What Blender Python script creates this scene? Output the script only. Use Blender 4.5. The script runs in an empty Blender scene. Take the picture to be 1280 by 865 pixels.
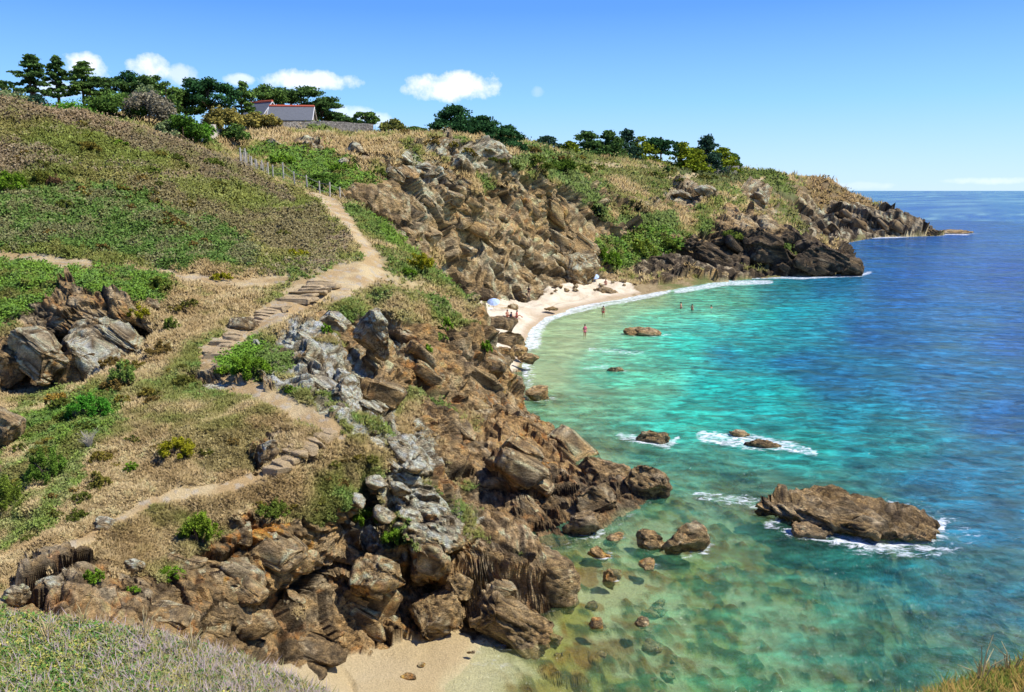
import bpy, bmesh, math, random
import numpy as np
from mathutils import Vector, Matrix, geometry
from mathutils.bvhtree import BVHTree
random.seed(7)
RNG = np.random.default_rng(7)
SC = bpy.context.scene
COL = SC.collection
# ------------------------------------------------------------------ survey frame
F = 1000.0; CU = 640.0; CV = 432.5; PITCH = math.radians(11.0); CAMZ = 17.0
def slope(v):
    return np.tan(np.arctan((CV-np.asarray(v, float))/F)-PITCH)
def P(u, v, d):           # bearing u, sight line v, ground distance d -> survey point (u, d, height)
    return (float(u), float(d), float(CAMZ+d*slope(v)))
def Z(u, d, z):
    return (float(u), float(d), float(z))
SP, CP = math.sin(PITCH), math.cos(PITCH)
def x_of(u, d, z):        # world x on bearing u at distance d, height z
    s = (np.asarray(z)-CAMZ)/d
    t = d/(np.cos(np.arctan(s)+PITCH)) * np.cos(np.arctan(s))   # depth along the optical axis
    t = d*CP-(np.asarray(z)-CAMZ)*SP
    return (np.asarray(u)-CU)/F*t
def W(u, v, d):
    z = CAMZ+d*float(slope(v)); return Vector((float(x_of(u, d, z)), d, z))
def project(X):
    X = np.asarray(X)
    dep = X[:, 1]*CP-(X[:, 2]-CAMZ)*SP
    yy = X[:, 1]*SP+(X[:, 2]-CAMZ)*CP
    return CU+F*X[:, 0]/dep, CV-F*yy/dep

# ------------------------------------------------------------------ numpy noise
def _h(ix, iy, iz, s=0):
    with np.errstate(over='ignore'):
        h = (ix.astype(np.int64)*73856093) ^ (iy.astype(np.int64)*19349663) ^ (iz.astype(np.int64)*83492791) ^ (s*2654435761 & 0xffffffff)
        h = h & 0xffffffff
        h = ((h >> 16) ^ h)*0x45d9f3b & 0xffffffff
        h = ((h >> 16) ^ h)*0x45d9f3b & 0xffffffff
        h = (h >> 16) ^ h
    return (h & 0xffffff)/float(0xffffff)
def vnoise(Q, seed=0):
    Q = np.asarray(Q, float); i = np.floor(Q); f = Q-i; f = f*f*(3-2*f); i = i.astype(np.int64)
    out = 0
    for dx in (0, 1):
        wx = f[:, 0] if dx else 1-f[:, 0]
        for dy in (0, 1):
            wy = f[:, 1] if dy else 1-f[:, 1]
            for dz in (0, 1):
                wz = f[:, 2] if dz else 1-f[:, 2]
                out = out+wx*wy*wz*_h(i[:, 0]+dx, i[:, 1]+dy, i[:, 2]+dz, seed)
    return out*2-1
def fbm(Q, oct=4, seed=0, gain=.5):
    a = 1; t = 0; n = 0; Q = np.array(Q, float)
    for k in range(oct):
        t = t+a*vnoise(Q+k*17.3, seed+k); n += a; a *= gain; Q = Q*2.03
    return t/n*1.6
def vor(Q, seed=0):
    """cell id hash x3, facet offset, crack distance"""
    i = np.floor(Q).astype(np.int64); n = len(Q)
    b1 = np.full(n, 9.); b2 = np.full(n, 9.); c = np.zeros((n, 3)); idr = np.zeros((n, 4))
    for dx in (-1, 0, 1):
        for dy in (-1, 0, 1):
            for dz in (-1, 0, 1):
                a, b, e = i[:, 0]+dx, i[:, 1]+dy, i[:, 2]+dz
                p = np.stack([a+_h(a, b, e, seed+1), b+_h(a, b, e, seed+2), e+_h(a, b, e, seed+3)], 1)
                dd = ((p-Q)**2).sum(1)
                m = dd < b1
                b2 = np.where(m, b1, np.minimum(b2, dd)); b1 = np.where(m, dd, b1)
                c[m] = p[m]
                idr[m, 0] = a[m]; idr[m, 1] = b[m]; idr[m, 2] = e[m]
    a, b, e = [idr[:, k].astype(np.int64) for k in range(3)]
    r = np.stack([_h(a, b, e, seed+10+k) for k in range(4)], 1)
    return r, Q-c, np.sqrt(b2)-np.sqrt(b1)
def sstep(a, b, x):
    t = np.clip((x-a)/(b-a), 0, 1); return t*t*(3-2*t)
def lerp(a, b, t):
    t = np.asarray(t); t = t[:, None] if np.ndim(a) == 2 or np.ndim(b) >= 1 and t.ndim == 1 else t
    return a*(1-t)+b*t
def C(*a):                # sRGB 0-255 -> linear
    a = np.array(a, float)/255; return np.where(a < .04045, a/12.92, ((a+.055)/1.055)**2.4)

# strata frame of the schist: beds dip down towards the sea
SN = Vector((.52, .25, .80)).normalized(); ST = SN.cross(Vector((0, 1, .2))).normalized(); SB = SN.cross(ST)
SM = np.array([ST, SB, SN])
def strata(X):
    return X @ SM.T
def rock_disp(X, size):
    """blocky, bedded relief for rock at points X (size = block scale); also returns how deep in a joint each point lies and a tone per block"""
    Q = strata(X)
    s = size[:, None] if np.ndim(size) else size
    q = Q/s*np.array([1, 1, 2.1]); q = q+.10*np.stack([fbm(q*.8, 2, 3+k) for k in range(3)], 1)
    out = 0; crk = 0; tone = 0
    for f, a, sd, cw in ((.2, 1.05, 7, .03), (.5, .8, 11, .035), (1.25, .36, 23, .05), (3.2, .19, 37, .07)):
        r, o, cr = vor(q*f, sd)
        fac = (o*(r[:, :3]*2-1)).sum(1)*1.15
        e = np.exp(-(cr/cw)**2); out = out+a*(fac+.5*(r[:, 3]-.5)-.26*e); crk = np.maximum(crk, e*(.55+.45*(f < 2))); tone = tone+(r[:, 0]-.5)*(.5 if f < 1 else .8)
    b = Q[:, 2]/(size*.16)+.5*fbm(q, 2, 9); fr = b-np.floor(b); out = out+.07*(sstep(0, .3, fr)-fr)
    out = out+.05*fbm(q*6, 3, 5)
    return out*size*.5, crk, tone
def rock_color(X, up, seed=0, light=0., orange=0., dark=0., crk=0., tone=0.):
    """albedo of the schist: brown, grey, ochre; pale grey and orange lichen; up = normal z"""
    n = len(X); Q = strata(X)
    b = fbm(Q*np.array([.5, .5, 1.6]), 4, 50+seed)*.7+tone*.7; f = fbm(Q*np.array([3, 3, 6]), 4, 60+seed)*.8+tone*.3
    m = fbm(X*.35, 3, 70+seed)+tone*.3; g = fbm(X*1.9, 5, 80+seed, .62)
    c = np.tile(C(150, 124, 82), (n, 1))
    c = lerp(c, C(168, 152, 120), sstep(-.1, .6, b)*.8)
    c = lerp(c, C(98, 80, 55), sstep(.05, .7, -b)*.6)
    c = lerp(c, C(172, 134, 80), sstep(-.05, .55, m+orange*.5+.3*f)*(.30+.5*orange))
    c = lerp(c, C(196, 124, 44), sstep(.34, .6, g+.25*f+orange*.25)*np.clip(.1+orange, 0, .85))
    c = lerp(c, C(72, 60, 46), np.clip(dark, 0, 1)*.72)
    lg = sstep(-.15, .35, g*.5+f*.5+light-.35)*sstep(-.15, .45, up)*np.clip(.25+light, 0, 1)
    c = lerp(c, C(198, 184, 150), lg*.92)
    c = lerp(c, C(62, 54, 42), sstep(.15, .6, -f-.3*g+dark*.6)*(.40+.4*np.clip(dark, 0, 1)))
    low = np.clip(sstep(1.0, .25, X[:, 2]+.35*m), 0, 1)*.6
    c = lerp(c, c*np.array([.62, .58, .50]), low)
    c = lerp(c, C(44, 38, 30), np.clip(crk, 0, 1)*.8*np.ones(n))
    return np.clip(c*2.0*(1+.2*f[:, None]), .02, .72)

# ------------------------------------------------------------------ control network
L = []      # breaklines
L.append([Z(-700, 1.2, 15.5), Z(0, 1.2, 15.5), Z(640, 1.2, 15.5), Z(1280, 1.2, 15.5), Z(2000, 1.2, 15.5)])
L.append([P(-700, 700, 9), P(-300, 755, 7.6), P(0, 765, 7), P(100, 775, 6.2), P(200, 792, 5.5), P(300, 822, 5), P(400, 862, 4.5),
          P(450, 892, 4.1), P(600, 985, 3), P(1000, 990, 3), P(1120, 880, 4.2), P(1200, 850, 4.6), P(1280, 822, 5), P(1400, 770, 5.5), P(2000, 700, 7)])
L.append([Z(-700, 14, 7), Z(-300, 14, 6.5), Z(0, 13, 6.2), Z(100, 13, 5.5), Z(200, 14, 4), Z(300, 15, 2.6), Z(400, 17, .8), Z(500, 18, .3),
          Z(600, 17, -.3), Z(700, 16, -1), Z(900, 14, -1.8), Z(1280, 12, -2), Z(2000, 12, -2)])
# foot of the near cliff, round the point, back up the gully
L.append([P(-700, 800, 16), P(-300, 790, 17), P(0, 760, 19), P(60, 764, 19.5), P(100, 773, 20), P(200, 786, 21), P(250, 796, 22), P(300, 808, 23),
          P(370, 817, 24.5), Z(420, 26, .5), Z(480, 27.3, .4), Z(520, 27.9, .35), Z(560, 28.6, .3), Z(600, 29, .1), Z(650, 29.3, -.2),
          Z(700, 30.5, -.4), Z(728, 32.8, -.5), Z(724, 34.5, -.5), Z(700, 35.5, -.3), Z(670, 36.5, 0), Z(640, 37.3, .3), Z(600, 38, .8),
          Z(560, 37.8, 1.3), Z(520, 37.8, 1.9), Z(480, 39, 3.5), Z(445, 41.5, 6), Z(418, 43.5, 8.6)])
# top of the near cliff
L.append([P(-700, 770, 19), P(-300, 762, 20), P(0, 747, 20.4), P(30, 735, 21.2), P(60, 712, 22.2), P(100, 690, 23.2), P(150, 702, 23.2), P(200, 715, 23.4),
          P(250, 692, 24.6), P(300, 660, 26), P(360, 648, 27), P(440, 640, 28.5), P(480, 655, 28.8), P(540, 665, 28.9), P(600, 690, 29.2),
          P(650, 700, 30.2), P(690, 708, 31)])
L.append([P(400, 396, 42), P(440, 468, 36), P(490, 508, 33.5), P(528, 560, 31.8), P(535, 600, 31.2), P(560, 625, 31.4), P(600, 650, 31.8),
          P(640, 668, 32.2), P(690, 688, 32.8), P(708, 705, 32.6)])
S = []      # free spot heights
S += [P(150, 740, 22.3), P(330, 700, 25.6), P(250, 745, 23.2), P(350, 765, 25.2), P(440, 715, 27.7), P(480, 750, 29.0), P(540, 745, 28.8), P(600, 745, 29),
      P(650, 745, 30.2), P(440, 770, 27.4), P(100, 735, 21.4), P(380, 700, 27.2), P(575, 700, 29.2)]
# mound and top of near promontory
S += [P(180, 660, 24.7), P(250, 650, 26), P(330, 630, 27.2), P(400, 590, 28.8), P(450, 570, 30.0), P(480, 600, 29.9), P(400, 620, 28.3), P(500, 630, 29.8)]
S += [P(340, 430, 38.8), P(360, 402, 41.3), P(330, 465, 35.6), P(390, 490, 33.2), P(470, 525, 32.0), P(410, 450, 36.6), P(440, 490, 34.3), P(500, 560, 31.4)]
# footpath, near to far
L.append([P(130, 662, 24.3), P(180, 631, 25.6), P(280, 610, 27), P(338, 598, 27.9), P(380, 567, 29.2), P(422, 540, 30.5), P(385, 522, 31.5), P(330, 492, 33.3),
          P(290, 477, 34.8), P(262, 457, 36.8), P(272, 430, 39.3), P(308, 406, 42.4), P(345, 388, 45), P(400, 358, 50), P(452, 350, 53),
          P(452, 310, 60), P(430, 270, 70), P(400, 241, 79)])
S += [P(300, 560, 29.3), P(230, 565, 28.8), P(200, 600, 27.3), P(150, 600, 27.3), P(100, 560, 29.5), P(0, 640, 25.5), P(60, 640, 25), P(0, 700, 23), P(100, 480, 34.5),
      P(200, 480, 34.8), P(0, 560, 30), P(-300, 560, 30), P(-300, 640, 25.5), P(-300, 700, 23), P(300, 520, 31.5), P(150, 530, 31.3), P(50, 520, 32.4), P(230, 430, 39.2),
      P(-700, 560, 30), P(80, 600, 27.2), P(250, 500, 33.2)]
L.append([P(-700, 500, 36), P(-300, 500, 36), P(0, 495, 36), P(60, 484, 37), P(130, 452, 39), P(190, 407, 42.3)])
L.append([P(-700, 400, 40.5), P(-300, 400, 40.5), P(0, 402, 41), P(50, 382, 42), P(100, 364, 43), P(160, 374, 43.4), P(196, 396, 43.6)])
S += [P(-300, 330, 47), P(0, 330, 47.5), P(120, 337, 47), P(200, 347, 47.5), P(240, 380, 44.5), P(-700, 330, 47), P(300, 380, 45.5)]
L.append([P(-700, 318, 52), P(-300, 318, 52), P(0, 320, 52), P(100, 325, 51.6), P(220, 343, 50.5), P(340, 350, 51.5)])
S += [P(-300, 230, 62), P(0, 228, 62), P(100, 233, 62), P(200, 250, 62), P(300, 290, 60), P(380, 310, 59), P(425, 300, 61), P(-700, 230, 62), P(0, 280, 56), P(150, 290, 56), P(0, 170, 67), P(150, 200, 68)]
# skyline of the left hill and right rim of the spur
L.append([P(-700, 100, 72), P(-300, 110, 72), P(0, 122, 72), P(60, 135, 72), P(130, 148, 73), P(200, 170, 75), P(260, 192, 77), P(300, 207, 79), P(345, 231, 80.5),
          P(400, 241, 79), P(440, 252, 76.5), P(480, 277, 72.5), P(520, 317, 67), P(560, 352, 63), P(590, 385, 60.5), P(620, 430, 60), P(640, 470, 61),
          P(652, 492, 59.5), P(662, 510, 57.5), P(700, 548, 50.4), P(722, 568, 47.4)])
# brown face
S += [P(500, 368, 50), P(560, 372, 55), P(440, 380, 46.8), P(430, 420, 44.5), P(480, 430, 47), P(560, 405, 56), P(600, 430, 58), P(560, 460, 51.5), P(500, 480, 43.5), P(620, 480, 56),
      P(540, 530, 42), P(600, 530, 49), P(570, 580, 41.0), P(650, 540, 48.5), P(650, 600, 40.6), P(700, 600, 42.5), P(790, 600, 42.8), P(760, 590, 44.2), P(620, 640, 39), P(470, 460, 42.5), P(640, 510, 53), P(690, 570, 46),P(740, 612, 41.8), P(700, 650, 38.3)]
L.append([Z(640, 37.9, .6), Z(700, 36.9, 0), Z(760, 38.2, -.1), Z(800, 40.5, -.2), Z(832, 43.3, -.3), Z(800, 46, -.2), Z(760, 47.5, -.2), Z(728, 50.5, -.2), Z(712, 53, -.3), Z(675, 58, -.3),
          Z(662, 62, -.2), Z(657, 67, -.1), Z(655, 75, 0), Z(652, 82, 0), Z(656, 90, 0), Z(664, 99, 0), Z(684, 107, 0), Z(720, 117, 0), Z(760, 124, 0), Z(800, 131, 0),
          Z(850, 141, 0), Z(890, 150, 0), Z(960, 159, 0), Z(1010, 163, 0), Z(1076, 169, -.2), Z(1080, 176, -.2), Z(1060, 190, -.2), Z(1030, 220, -.2), Z(1012, 265, -.2),
          Z(1035, 293, -.2), Z(1100, 300, -.2), Z(1150, 304, -.2), Z(1176, 325, -.3), Z(1160, 350, -.5), Z(1130, 400, -.5), Z(1060, 480, -.5), Z(1000, 600, -.5)])
# behind the spur
L.append([Z(300, 92, 17.5), Z(400, 90, 15), Z(440, 88, 12), Z(480, 86, 8.5), Z(520, 82, 5.5), Z(560, 80, 3.2), Z(590, 80, 1.8), Z(622, 80, 1.1)])
S += [Z(620, 70, 1.6), Z(637, 66, 1.2), Z(630, 90, 1.2), Z(600, 95, 1.9), Z(640, 100, 1.2)]
L.append([Z(440, 92.5, 13), Z(480, 95, 9.5), Z(520, 98, 6), Z(560, 105, 3.4), P(595, 376, 112), P(625, 370, 117), P(660, 365, 122), P(700, 355, 130), P(750, 348, 139), P(800, 345, 146), P(860, 343, 151),
          P(900, 342, 154)])
L.append([P(432, 236, 93), P(455, 215, 101), P(480, 192, 108), P(510, 176, 116), P(540, 172, 120), P(600, 178, 126), P(625, 190, 130), P(660, 203, 134), P(700, 226, 140), P(735, 246, 146),
          P(757, 262, 150), P(768, 290, 152), P(775, 320, 150)])
S += [P(470, 250, 97), P(520, 255, 104), P(500, 215, 106), P(560, 215, 116), P(555, 300, 107), P(600, 335, 113), P(655, 300, 126), P(700, 300, 135), P(640, 245, 126), P(720, 330, 139), P(600, 260, 117),
      P(740, 280, 145), P(560, 250, 112), P(680, 250, 134), P(640, 340, 120)]
S += [P(700, 192, 165), P(650, 188, 150), P(740, 225, 165), P(790, 245, 168), P(830, 264, 170), P(800, 300, 160), P(830, 310, 158), P(790, 325, 152), P(855, 300, 163), P(600, 168, 140)]
L.append([P(820, 205, 225), P(850, 228, 205), P(890, 246, 192), P(925, 262, 184), P(960, 271, 181), P(1010, 286, 178), P(1045, 300, 176), P(1068, 318, 173)])
S += [P(850, 265, 180), P(880, 305, 162), P(940, 295, 168), P(950, 325, 162), P(1000, 318, 168), P(1040, 322, 170), P(900, 325, 158), P(860, 285, 170)]
S += [P(960, 250, 238), P(1000, 268, 242), P(1012, 284, 255), P(930, 240, 225), P(1000, 250, 290), P(1050, 274, 293), P(1100, 289, 303), P(960, 232, 270), P(880, 225, 235)]
L.append([P(600, 165, 200), P(660, 180, 205), P(700, 190, 215), P(780, 200, 240), P(860, 209, 280), P(925, 211, 325), P(1000, 218, 330), P(1036, 222, 330), P(1062, 238, 326), P(1085, 250, 321), P(1115, 264, 316), P(1150, 279, 313), P(1168, 287, 314)])
S += [Z(1000, 400, 14), Z(1080, 400, 3), Z(900, 450, 22), Z(600, 450, 27), Z(0, 450, 30), Z(-700, 450, 30), Z(-700, 600, 30), Z(600, 600, 20), Z(900, 600, 8), Z(1100, 600, -3), Z(2000, 600, -12), Z(1300, 450, -9)]
# plateau above the bay, garden ground behind the left hill
S += [P(300, 168, 118), P(380, 160, 132), P(480, 164, 138), P(560, 165, 150), P(250, 174, 101), P(330, 187, 105), P(400, 206, 105), P(360, 228, 90), P(430, 180, 118), P(300, 185, 106), P(400,180,118),
      Z(0, 120, 28.5), Z(-300, 120, 29), Z(150, 120, 27.5), Z(0, 86, 25), Z(150, 88, 23), Z(-300, 86, 26), Z(-700, 86, 26), Z(-700, 120, 29), Z(0, 180, 30), Z(300, 180, 28), Z(-700, 180, 30), Z(230, 90, 21.2), Z(270, 92, 20.3)]
# sea bed
S += [Z(800, 22, -1.6), Z(640, 26, -.25), Z(560, 25, .0), Z(500, 24.5, .35), Z(440, 24, .6), Z(700, 27, -.8), Z(800, 30, -1.0), Z(900, 28, -2), Z(1100, 28, -3), Z(1280, 26, -3), Z(2000, 26, -4), Z(780, 34, -.6),
      Z(860, 36, -.9), Z(900, 45, -1.2), Z(950, 40, -1.2), Z(1000, 42, -1.2), Z(1100, 42, -1.5), Z(1200, 45, -4), Z(1400, 45, -6), Z(2000, 45, -8), Z(800, 55, -1.2), Z(760, 60, -1.2), Z(860, 60, -1.8),
      Z(720, 75, -1), Z(700, 90, -.8), Z(720, 105, -.8), Z(850, 75, -2.5), Z(1000, 70, -5), Z(1200, 70, -7), Z(2000, 70, -9), Z(800, 110, -2), Z(900, 110, -4), Z(950, 135, -3), Z(1100, 140, -8),
      Z(1400, 140, -12), Z(1100, 200, -6), Z(1200, 280, -8), Z(1060, 250, -3), Z(2000, 300, -15), Z(1250, 340, -8)]

def build_tin():
    pts = []; key = {}; edges = []
    def add(p):
        k = (round(p[0], 1), round(p[1], 1))
        if k not in key: key[k] = len(pts); pts.append(p)
        return key[k]
    for l in L:
        ids = [add(p) for p in l]
        edges += [(a, b) for a, b in zip(ids[:-1], ids[1:]) if a != b]
    for p in S: add(p)
    KD = 620.0
    v2 = [Vector((p[0], KD*math.log(p[1]))) for p in pts]
    r = geometry.delaunay_2d_cdt(v2, edges, [], 0, 1e-4)
    V, T, orig = r[0], r[2], r[3]
    zz = []; extra = 0
    for i, v in enumerate(V):
        if orig[i]: zz.append(pts[orig[i][0]][2])
        else:
            extra += 1; ds = sorted((( (v-w).length, pts[j][2]) for j, w in enumerate(v2)))[:3]
            zz.append(sum(z/(dd+1) for dd, z in ds)/sum(1/(dd+1) for dd, z in ds))
            print('TIN crossing near u=%.0f d=%.1f' % (v[0], math.exp(v[1]/KD)))
    return np.array([[v[0], v[1]/KD] for v in V]), np.array(zz), T
def gblur(A, s, ax):
    r = int(3*s+1); k = np.exp(-.5*(np.arange(-r, r+1)/s)**2); k /= k.sum()
    B = np.pad(A, [(r, r) if a == ax else (0, 0) for a in range(2)], mode='edge'); out = 0
    for j, w in enumerate(k):
        out = out+w*(B[j:j+A.shape[0]] if ax == 0 else B[:, j:j+A.shape[1]])
    return out
UC = np.concatenate([np.linspace(-700, -60, 36, endpoint=False), np.arange(-60, 1345, 2.3), np.linspace(1345, 2000, 24)])
NF = 2600; LD = np.linspace(math.log(1.3), math.log(590), NF)
def raster():
    TV, TZ, TT = build_tin()
    H = np.full((len(UC), NF), np.nan)
    for t in TT:
        (x0, y0), (x1, y1), (x2, y2) = TV[t[0]], TV[t[1]], TV[t[2]]
        i0, i1 = np.searchsorted(UC, [min(x0, x1, x2), max(x0, x1, x2)+1e-6]); j0, j1 = np.searchsorted(LD, [min(y0, y1, y2), max(y0, y1, y2)+1e-9])
        if i1 <= i0 or j1 <= j0: continue
        X = UC[i0:i1, None]; Y = LD[None, j0:j1]
        D = (y1-y2)*(x0-x2)+(x2-x1)*(y0-y2)
        if abs(D) < 1e-12: continue
        a = ((y1-y2)*(X-x2)+(x2-x1)*(Y-y2))/D; b = ((y2-y0)*(X-x2)+(x0-x2)*(Y-y2))/D; c = 1-a-b
        m = (a >= -1e-7) & (b >= -1e-7) & (c >= -1e-7)
        zv = a*TZ[t[0]]+b*TZ[t[1]]+c*TZ[t[2]]
        H[i0:i1, j0:j1][m] = zv[m]
    for i in range(len(UC)):
        bad = np.isnan(H[i])
        if bad.any(): H[i][bad] = np.interp(LD[bad], LD[~bad], H[i][~bad])
    return gblur(gblur(H, 2.2, 0), 3.0, 1)
HF = raster()
NR = 1900
def hf_at(u, ld):         # bilinear look-up of the base height
    fi = np.interp(u, UC, np.arange(len(UC))); fj = (ld-LD[0])/(LD[1]-LD[0]); fj = np.clip(fj, 0, NF-1.001); fi = np.clip(fi, 0, len(UC)-1.001)
    i = fi.astype(int); j = fj.astype(int); a = fi-i; b = fj-j
    return (HF[i, j]*(1-a)*(1-b)+HF[i+1, j]*a*(1-b)+HF[i, j+1]*(1-a)*b+HF[i+1, j+1]*a*b)
def resample():
    d = np.exp(LD)[None, :]; dz = np.abs(np.diff(HF, axis=1))/d[:, 1:]; dl = LD[1]-LD[0]
    land = sstep(-1.2, -.2, HF[:, 1:])
    w = np.sqrt((.30*dl)**2+dz**2)*(.22+.78*np.maximum(land, .75*(LD[1:] < math.log(62))[None, :]))+.05*dl
    w *= np.where(LD[1:] < math.log(12), .55, 1.)[None, :]
    w = gblur(gblur(w, 28, 0), 25, 1); cum = np.concatenate([np.zeros((len(UC), 1)), np.cumsum(w, 1)], 1)
    out = np.zeros((len(UC), NR))
    for i in range(len(UC)):
        out[i] = np.interp(np.linspace(0, cum[i, -1], NR), cum[i], LD)
    return out
LG = resample(); UG = np.repeat(UC[:, None], NR, 1)
ZG = hf_at(UG.ravel(), LG.ravel()); DG = np.exp(LG).ravel(); UGf = UG.ravel()
XG = x_of(UGf, DG, ZG)
VW = np.stack([XG, DG, ZG], 1)        # base vertices (world)
NU = len(UC)
def grid_normals(V, s=0):
    A = V.reshape(NU, NR, 3)
    if s: A = np.stack([gblur(gblur(A[:, :, k], s, 0), s, 1) for k in range(3)], 2)
    du = np.gradient(A, axis=0); dr = np.gradient(A, axis=1)
    n = np.cross(du, dr).reshape(-1, 3); n /= np.linalg.norm(n, axis=1)[:, None]+1e-12
    return n
# ------------------------------------------------------------------ materials
def new_mat(name):
    m = bpy.data.materials.new(name); m.use_nodes = True; nt = m.node_tree; nt.nodes.clear(); return m, nt
class NB:
    def __init__(s, nt): s.nt = nt
    def n(s, t, ins={}, **kw):
        x = s.nt.nodes.new(t)
        for k, v in kw.items(): setattr(x, k, v)
        for k, v in ins.items():
            if isinstance(v, bpy.types.NodeSocket): s.nt.links.new(v, x.inputs[k])
            else: x.inputs[k].default_value = v
        return x
    def math(s, op, a, b=0., c=None, clamp=False):
        ins = {0: a, 1: b}
        if c is not None: ins[2] = c
        return s.n('ShaderNodeMath', ins, operation=op, use_clamp=clamp).outputs[0]
    def noise(s, vec, scale, detail=4, rough=.6, dist=0.):
        return s.n('ShaderNodeTexNoise', {'Vector': vec, 'Scale': scale, 'Detail': detail, 'Roughness': rough, 'Distortion': dist}).outputs[0]
    def mix(s, f, a, b, bt='MIX'):
        x = s.nt.nodes.new('ShaderNodeMix'); x.data_type = 'RGBA'; x.blend_type = bt
        for i, v in ((0, f), (6, a), (7, b)):
            if isinstance(v, bpy.types.NodeSocket): s.nt.links.new(v, x.inputs[i])
            else: x.inputs[i].default_value = v if not isinstance(v, (tuple, list, np.ndarray)) or len(v) == 4 else (*v, 1)
        return x.outputs[2]
    def ramp(s, f, a, b, lo=0., hi=1.):
        return s.n('ShaderNodeMapRange', {0: f, 1: a, 2: b, 3: lo, 4: hi}).outputs[0]
def bsdf(nb, col, rough=.9, normal=None, spec=.3, **kw):
    ins = {'Base Color': col, 'Roughness': rough, 'Specular IOR Level': spec}
    if normal is not None: ins['Normal'] = normal
    ins.update(kw)
    b = nb.n('ShaderNodeBsdfPrincipled', ins); return b.outputs[0]
def out(nb, s): nb.n('ShaderNodeOutputMaterial', {'Surface': s})

def mat_ground():
    m, nt = new_mat('ground'); nb = NB(nt)
    pos = nb.n('ShaderNodeNewGeometry').outputs['Position']
    col = nb.n('ShaderNodeAttribute', attribute_name='col').outputs['Color']
    rk = nb.n('ShaderNodeAttribute', attribute_name='rock').outputs['Fac']
    sc = nb.n('ShaderNodeAttribute', attribute_name='fine').outputs['Fac']      # grain: metres of the block scale
    v = nb.n('ShaderNodeMapping', {'Vector': pos, 'Rotation': (.6, .25, .3), 'Scale': (1, 1, 1.7)}).outputs[0]
    v2 = nb.n('ShaderNodeVectorMath', {0: v, 'Scale': sc}, operation='SCALE').outputs[0]
    n1 = nb.noise(v2, 4.0, 9, .72); n2 = nb.noise(v2, 16.0, 6, .72)
    vo = nb.n('ShaderNodeTexVoronoi', {'Vector': nb.mix(.12, v2, nb.n('ShaderNodeTexNoise', {'Vector': v2, 'Scale': 2.}).outputs[1], 'ADD'), 'Scale': 1.7}, feature='DISTANCE_TO_EDGE').outputs['Distance']
    crack = nb.ramp(vo, 0., .035)
    k = nb.math('MULTIPLY', nb.ramp(n1, .3, .7, .60, 1.38), nb.ramp(n2, .3, .7, .72, 1.28))
    kr = nb.math('MULTIPLY', k, nb.ramp(crack, 0, 1, .82, 1.))
    kk = nb.n('ShaderNodeMix', {0: rk, 2: nb.ramp(n2, .3, .7, .75, 1.25), 3: kr}).outputs[0]
    c = nb.n('ShaderNodeVectorMath', {0: col, 'Scale': kk}, operation='SCALE').outputs[0]
    f1 = nb.n('ShaderNodeTexVoronoi', {'Vector': v2, 'Scale': 3.4, 'Randomness': 1.}); f2 = nb.n('ShaderNodeTexVoronoi', {'Vector': v2, 'Scale': 9.})
    fac = nb.math('MULTIPLY', rk, nb.math('ADD', nb.math('MULTIPLY', f1.outputs['Distance'], -.55), nb.math('MULTIPLY', f2.outputs['Distance'], -.22)))
    tn = nb.n('ShaderNodeSeparateColor', {0: f2.outputs['Color']}).outputs[0]
    kk = nb.math('MULTIPLY', kk, nb.n('ShaderNodeMix', {0: rk, 2: 1., 3: nb.ramp(tn, 0, 1, .84, 1.16)}).outputs[0])
    c = nb.n('ShaderNodeVectorMath', {0: col, 'Scale': kk}, operation='SCALE').outputs[0]
    h = nb.math("ADD", nb.math("MULTIPLY", n1, .8), nb.math('ADD', nb.math('MULTIPLY', n2, .30), nb.math('MULTIPLY', crack, nb.math('MULTIPLY', rk, .10))))
    h = nb.math('ADD', h, fac)
    dist = nb.math('DIVIDE', nb.ramp(rk, 0, 1, .12, .40), sc)
    b = nb.n('ShaderNodeBump', {'Height': h, 'Strength': 1.0, 'Distance': dist}).outputs[0]
    out(nb, bsdf(nb, c, .92, b, .2)); return m
def mat_leaf(name='foliage', rough=.8, trans=.25, up=.7):
    m, nt = new_mat(name); nb = NB(nt)
    col = nb.n('ShaderNodeAttribute', attribute_name='col').outputs['Color']
    ge = nb.n('ShaderNodeNewGeometry'); pos = ge.outputs['Position']
    n = nb.noise(pos, 6., 3)
    c = nb.n('ShaderNodeVectorMath', {0: col, 'Scale': nb.ramp(n, .3, .7, .8, 1.25)}, operation='SCALE').outputs[0]
    sc = nb.n('ShaderNodeVectorMath', {0: ge.outputs['Normal'], 'Scale': 1-up}, operation='SCALE').outputs[0]
    nm = nb.n('ShaderNodeVectorMath', {0: sc, 1: (0, 0, up)}, operation='ADD').outputs[0]
    nm = nb.n('ShaderNodeVectorMath', {0: nm}, operation='NORMALIZE').outputs[0]
    d = nb.n('ShaderNodeBsdfDiffuse', {'Color': c, 'Normal': nm}).outputs[0]
    t = nb.n('ShaderNodeBsdfTranslucent', {'Color': c}).outputs[0]
    out(nb, nb.n('ShaderNodeMixShader', {0: trans, 1: d, 2: t}).outputs[0]); return m
def mat_plain(name, rgb, rough=.8, var=.25, scale=6., bump=.0):
    m, nt = new_mat(name); nb = NB(nt)
    tc = nb.n('ShaderNodeTexCoord').outputs['Object']
    n = nb.noise(tc, scale, 5)
    c = nb.mix(nb.ramp(n, .3, .7), tuple(np.array(rgb)*(1-var)), tuple(np.clip(np.array(rgb)*(1+var), 0, .85)))
    nm = nb.n('ShaderNodeBump', {'Height': n, 'Strength': .5, 'Distance': bump}).outputs[0] if bump else None
    out(nb, bsdf(nb, c, rough, nm)); return m
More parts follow.
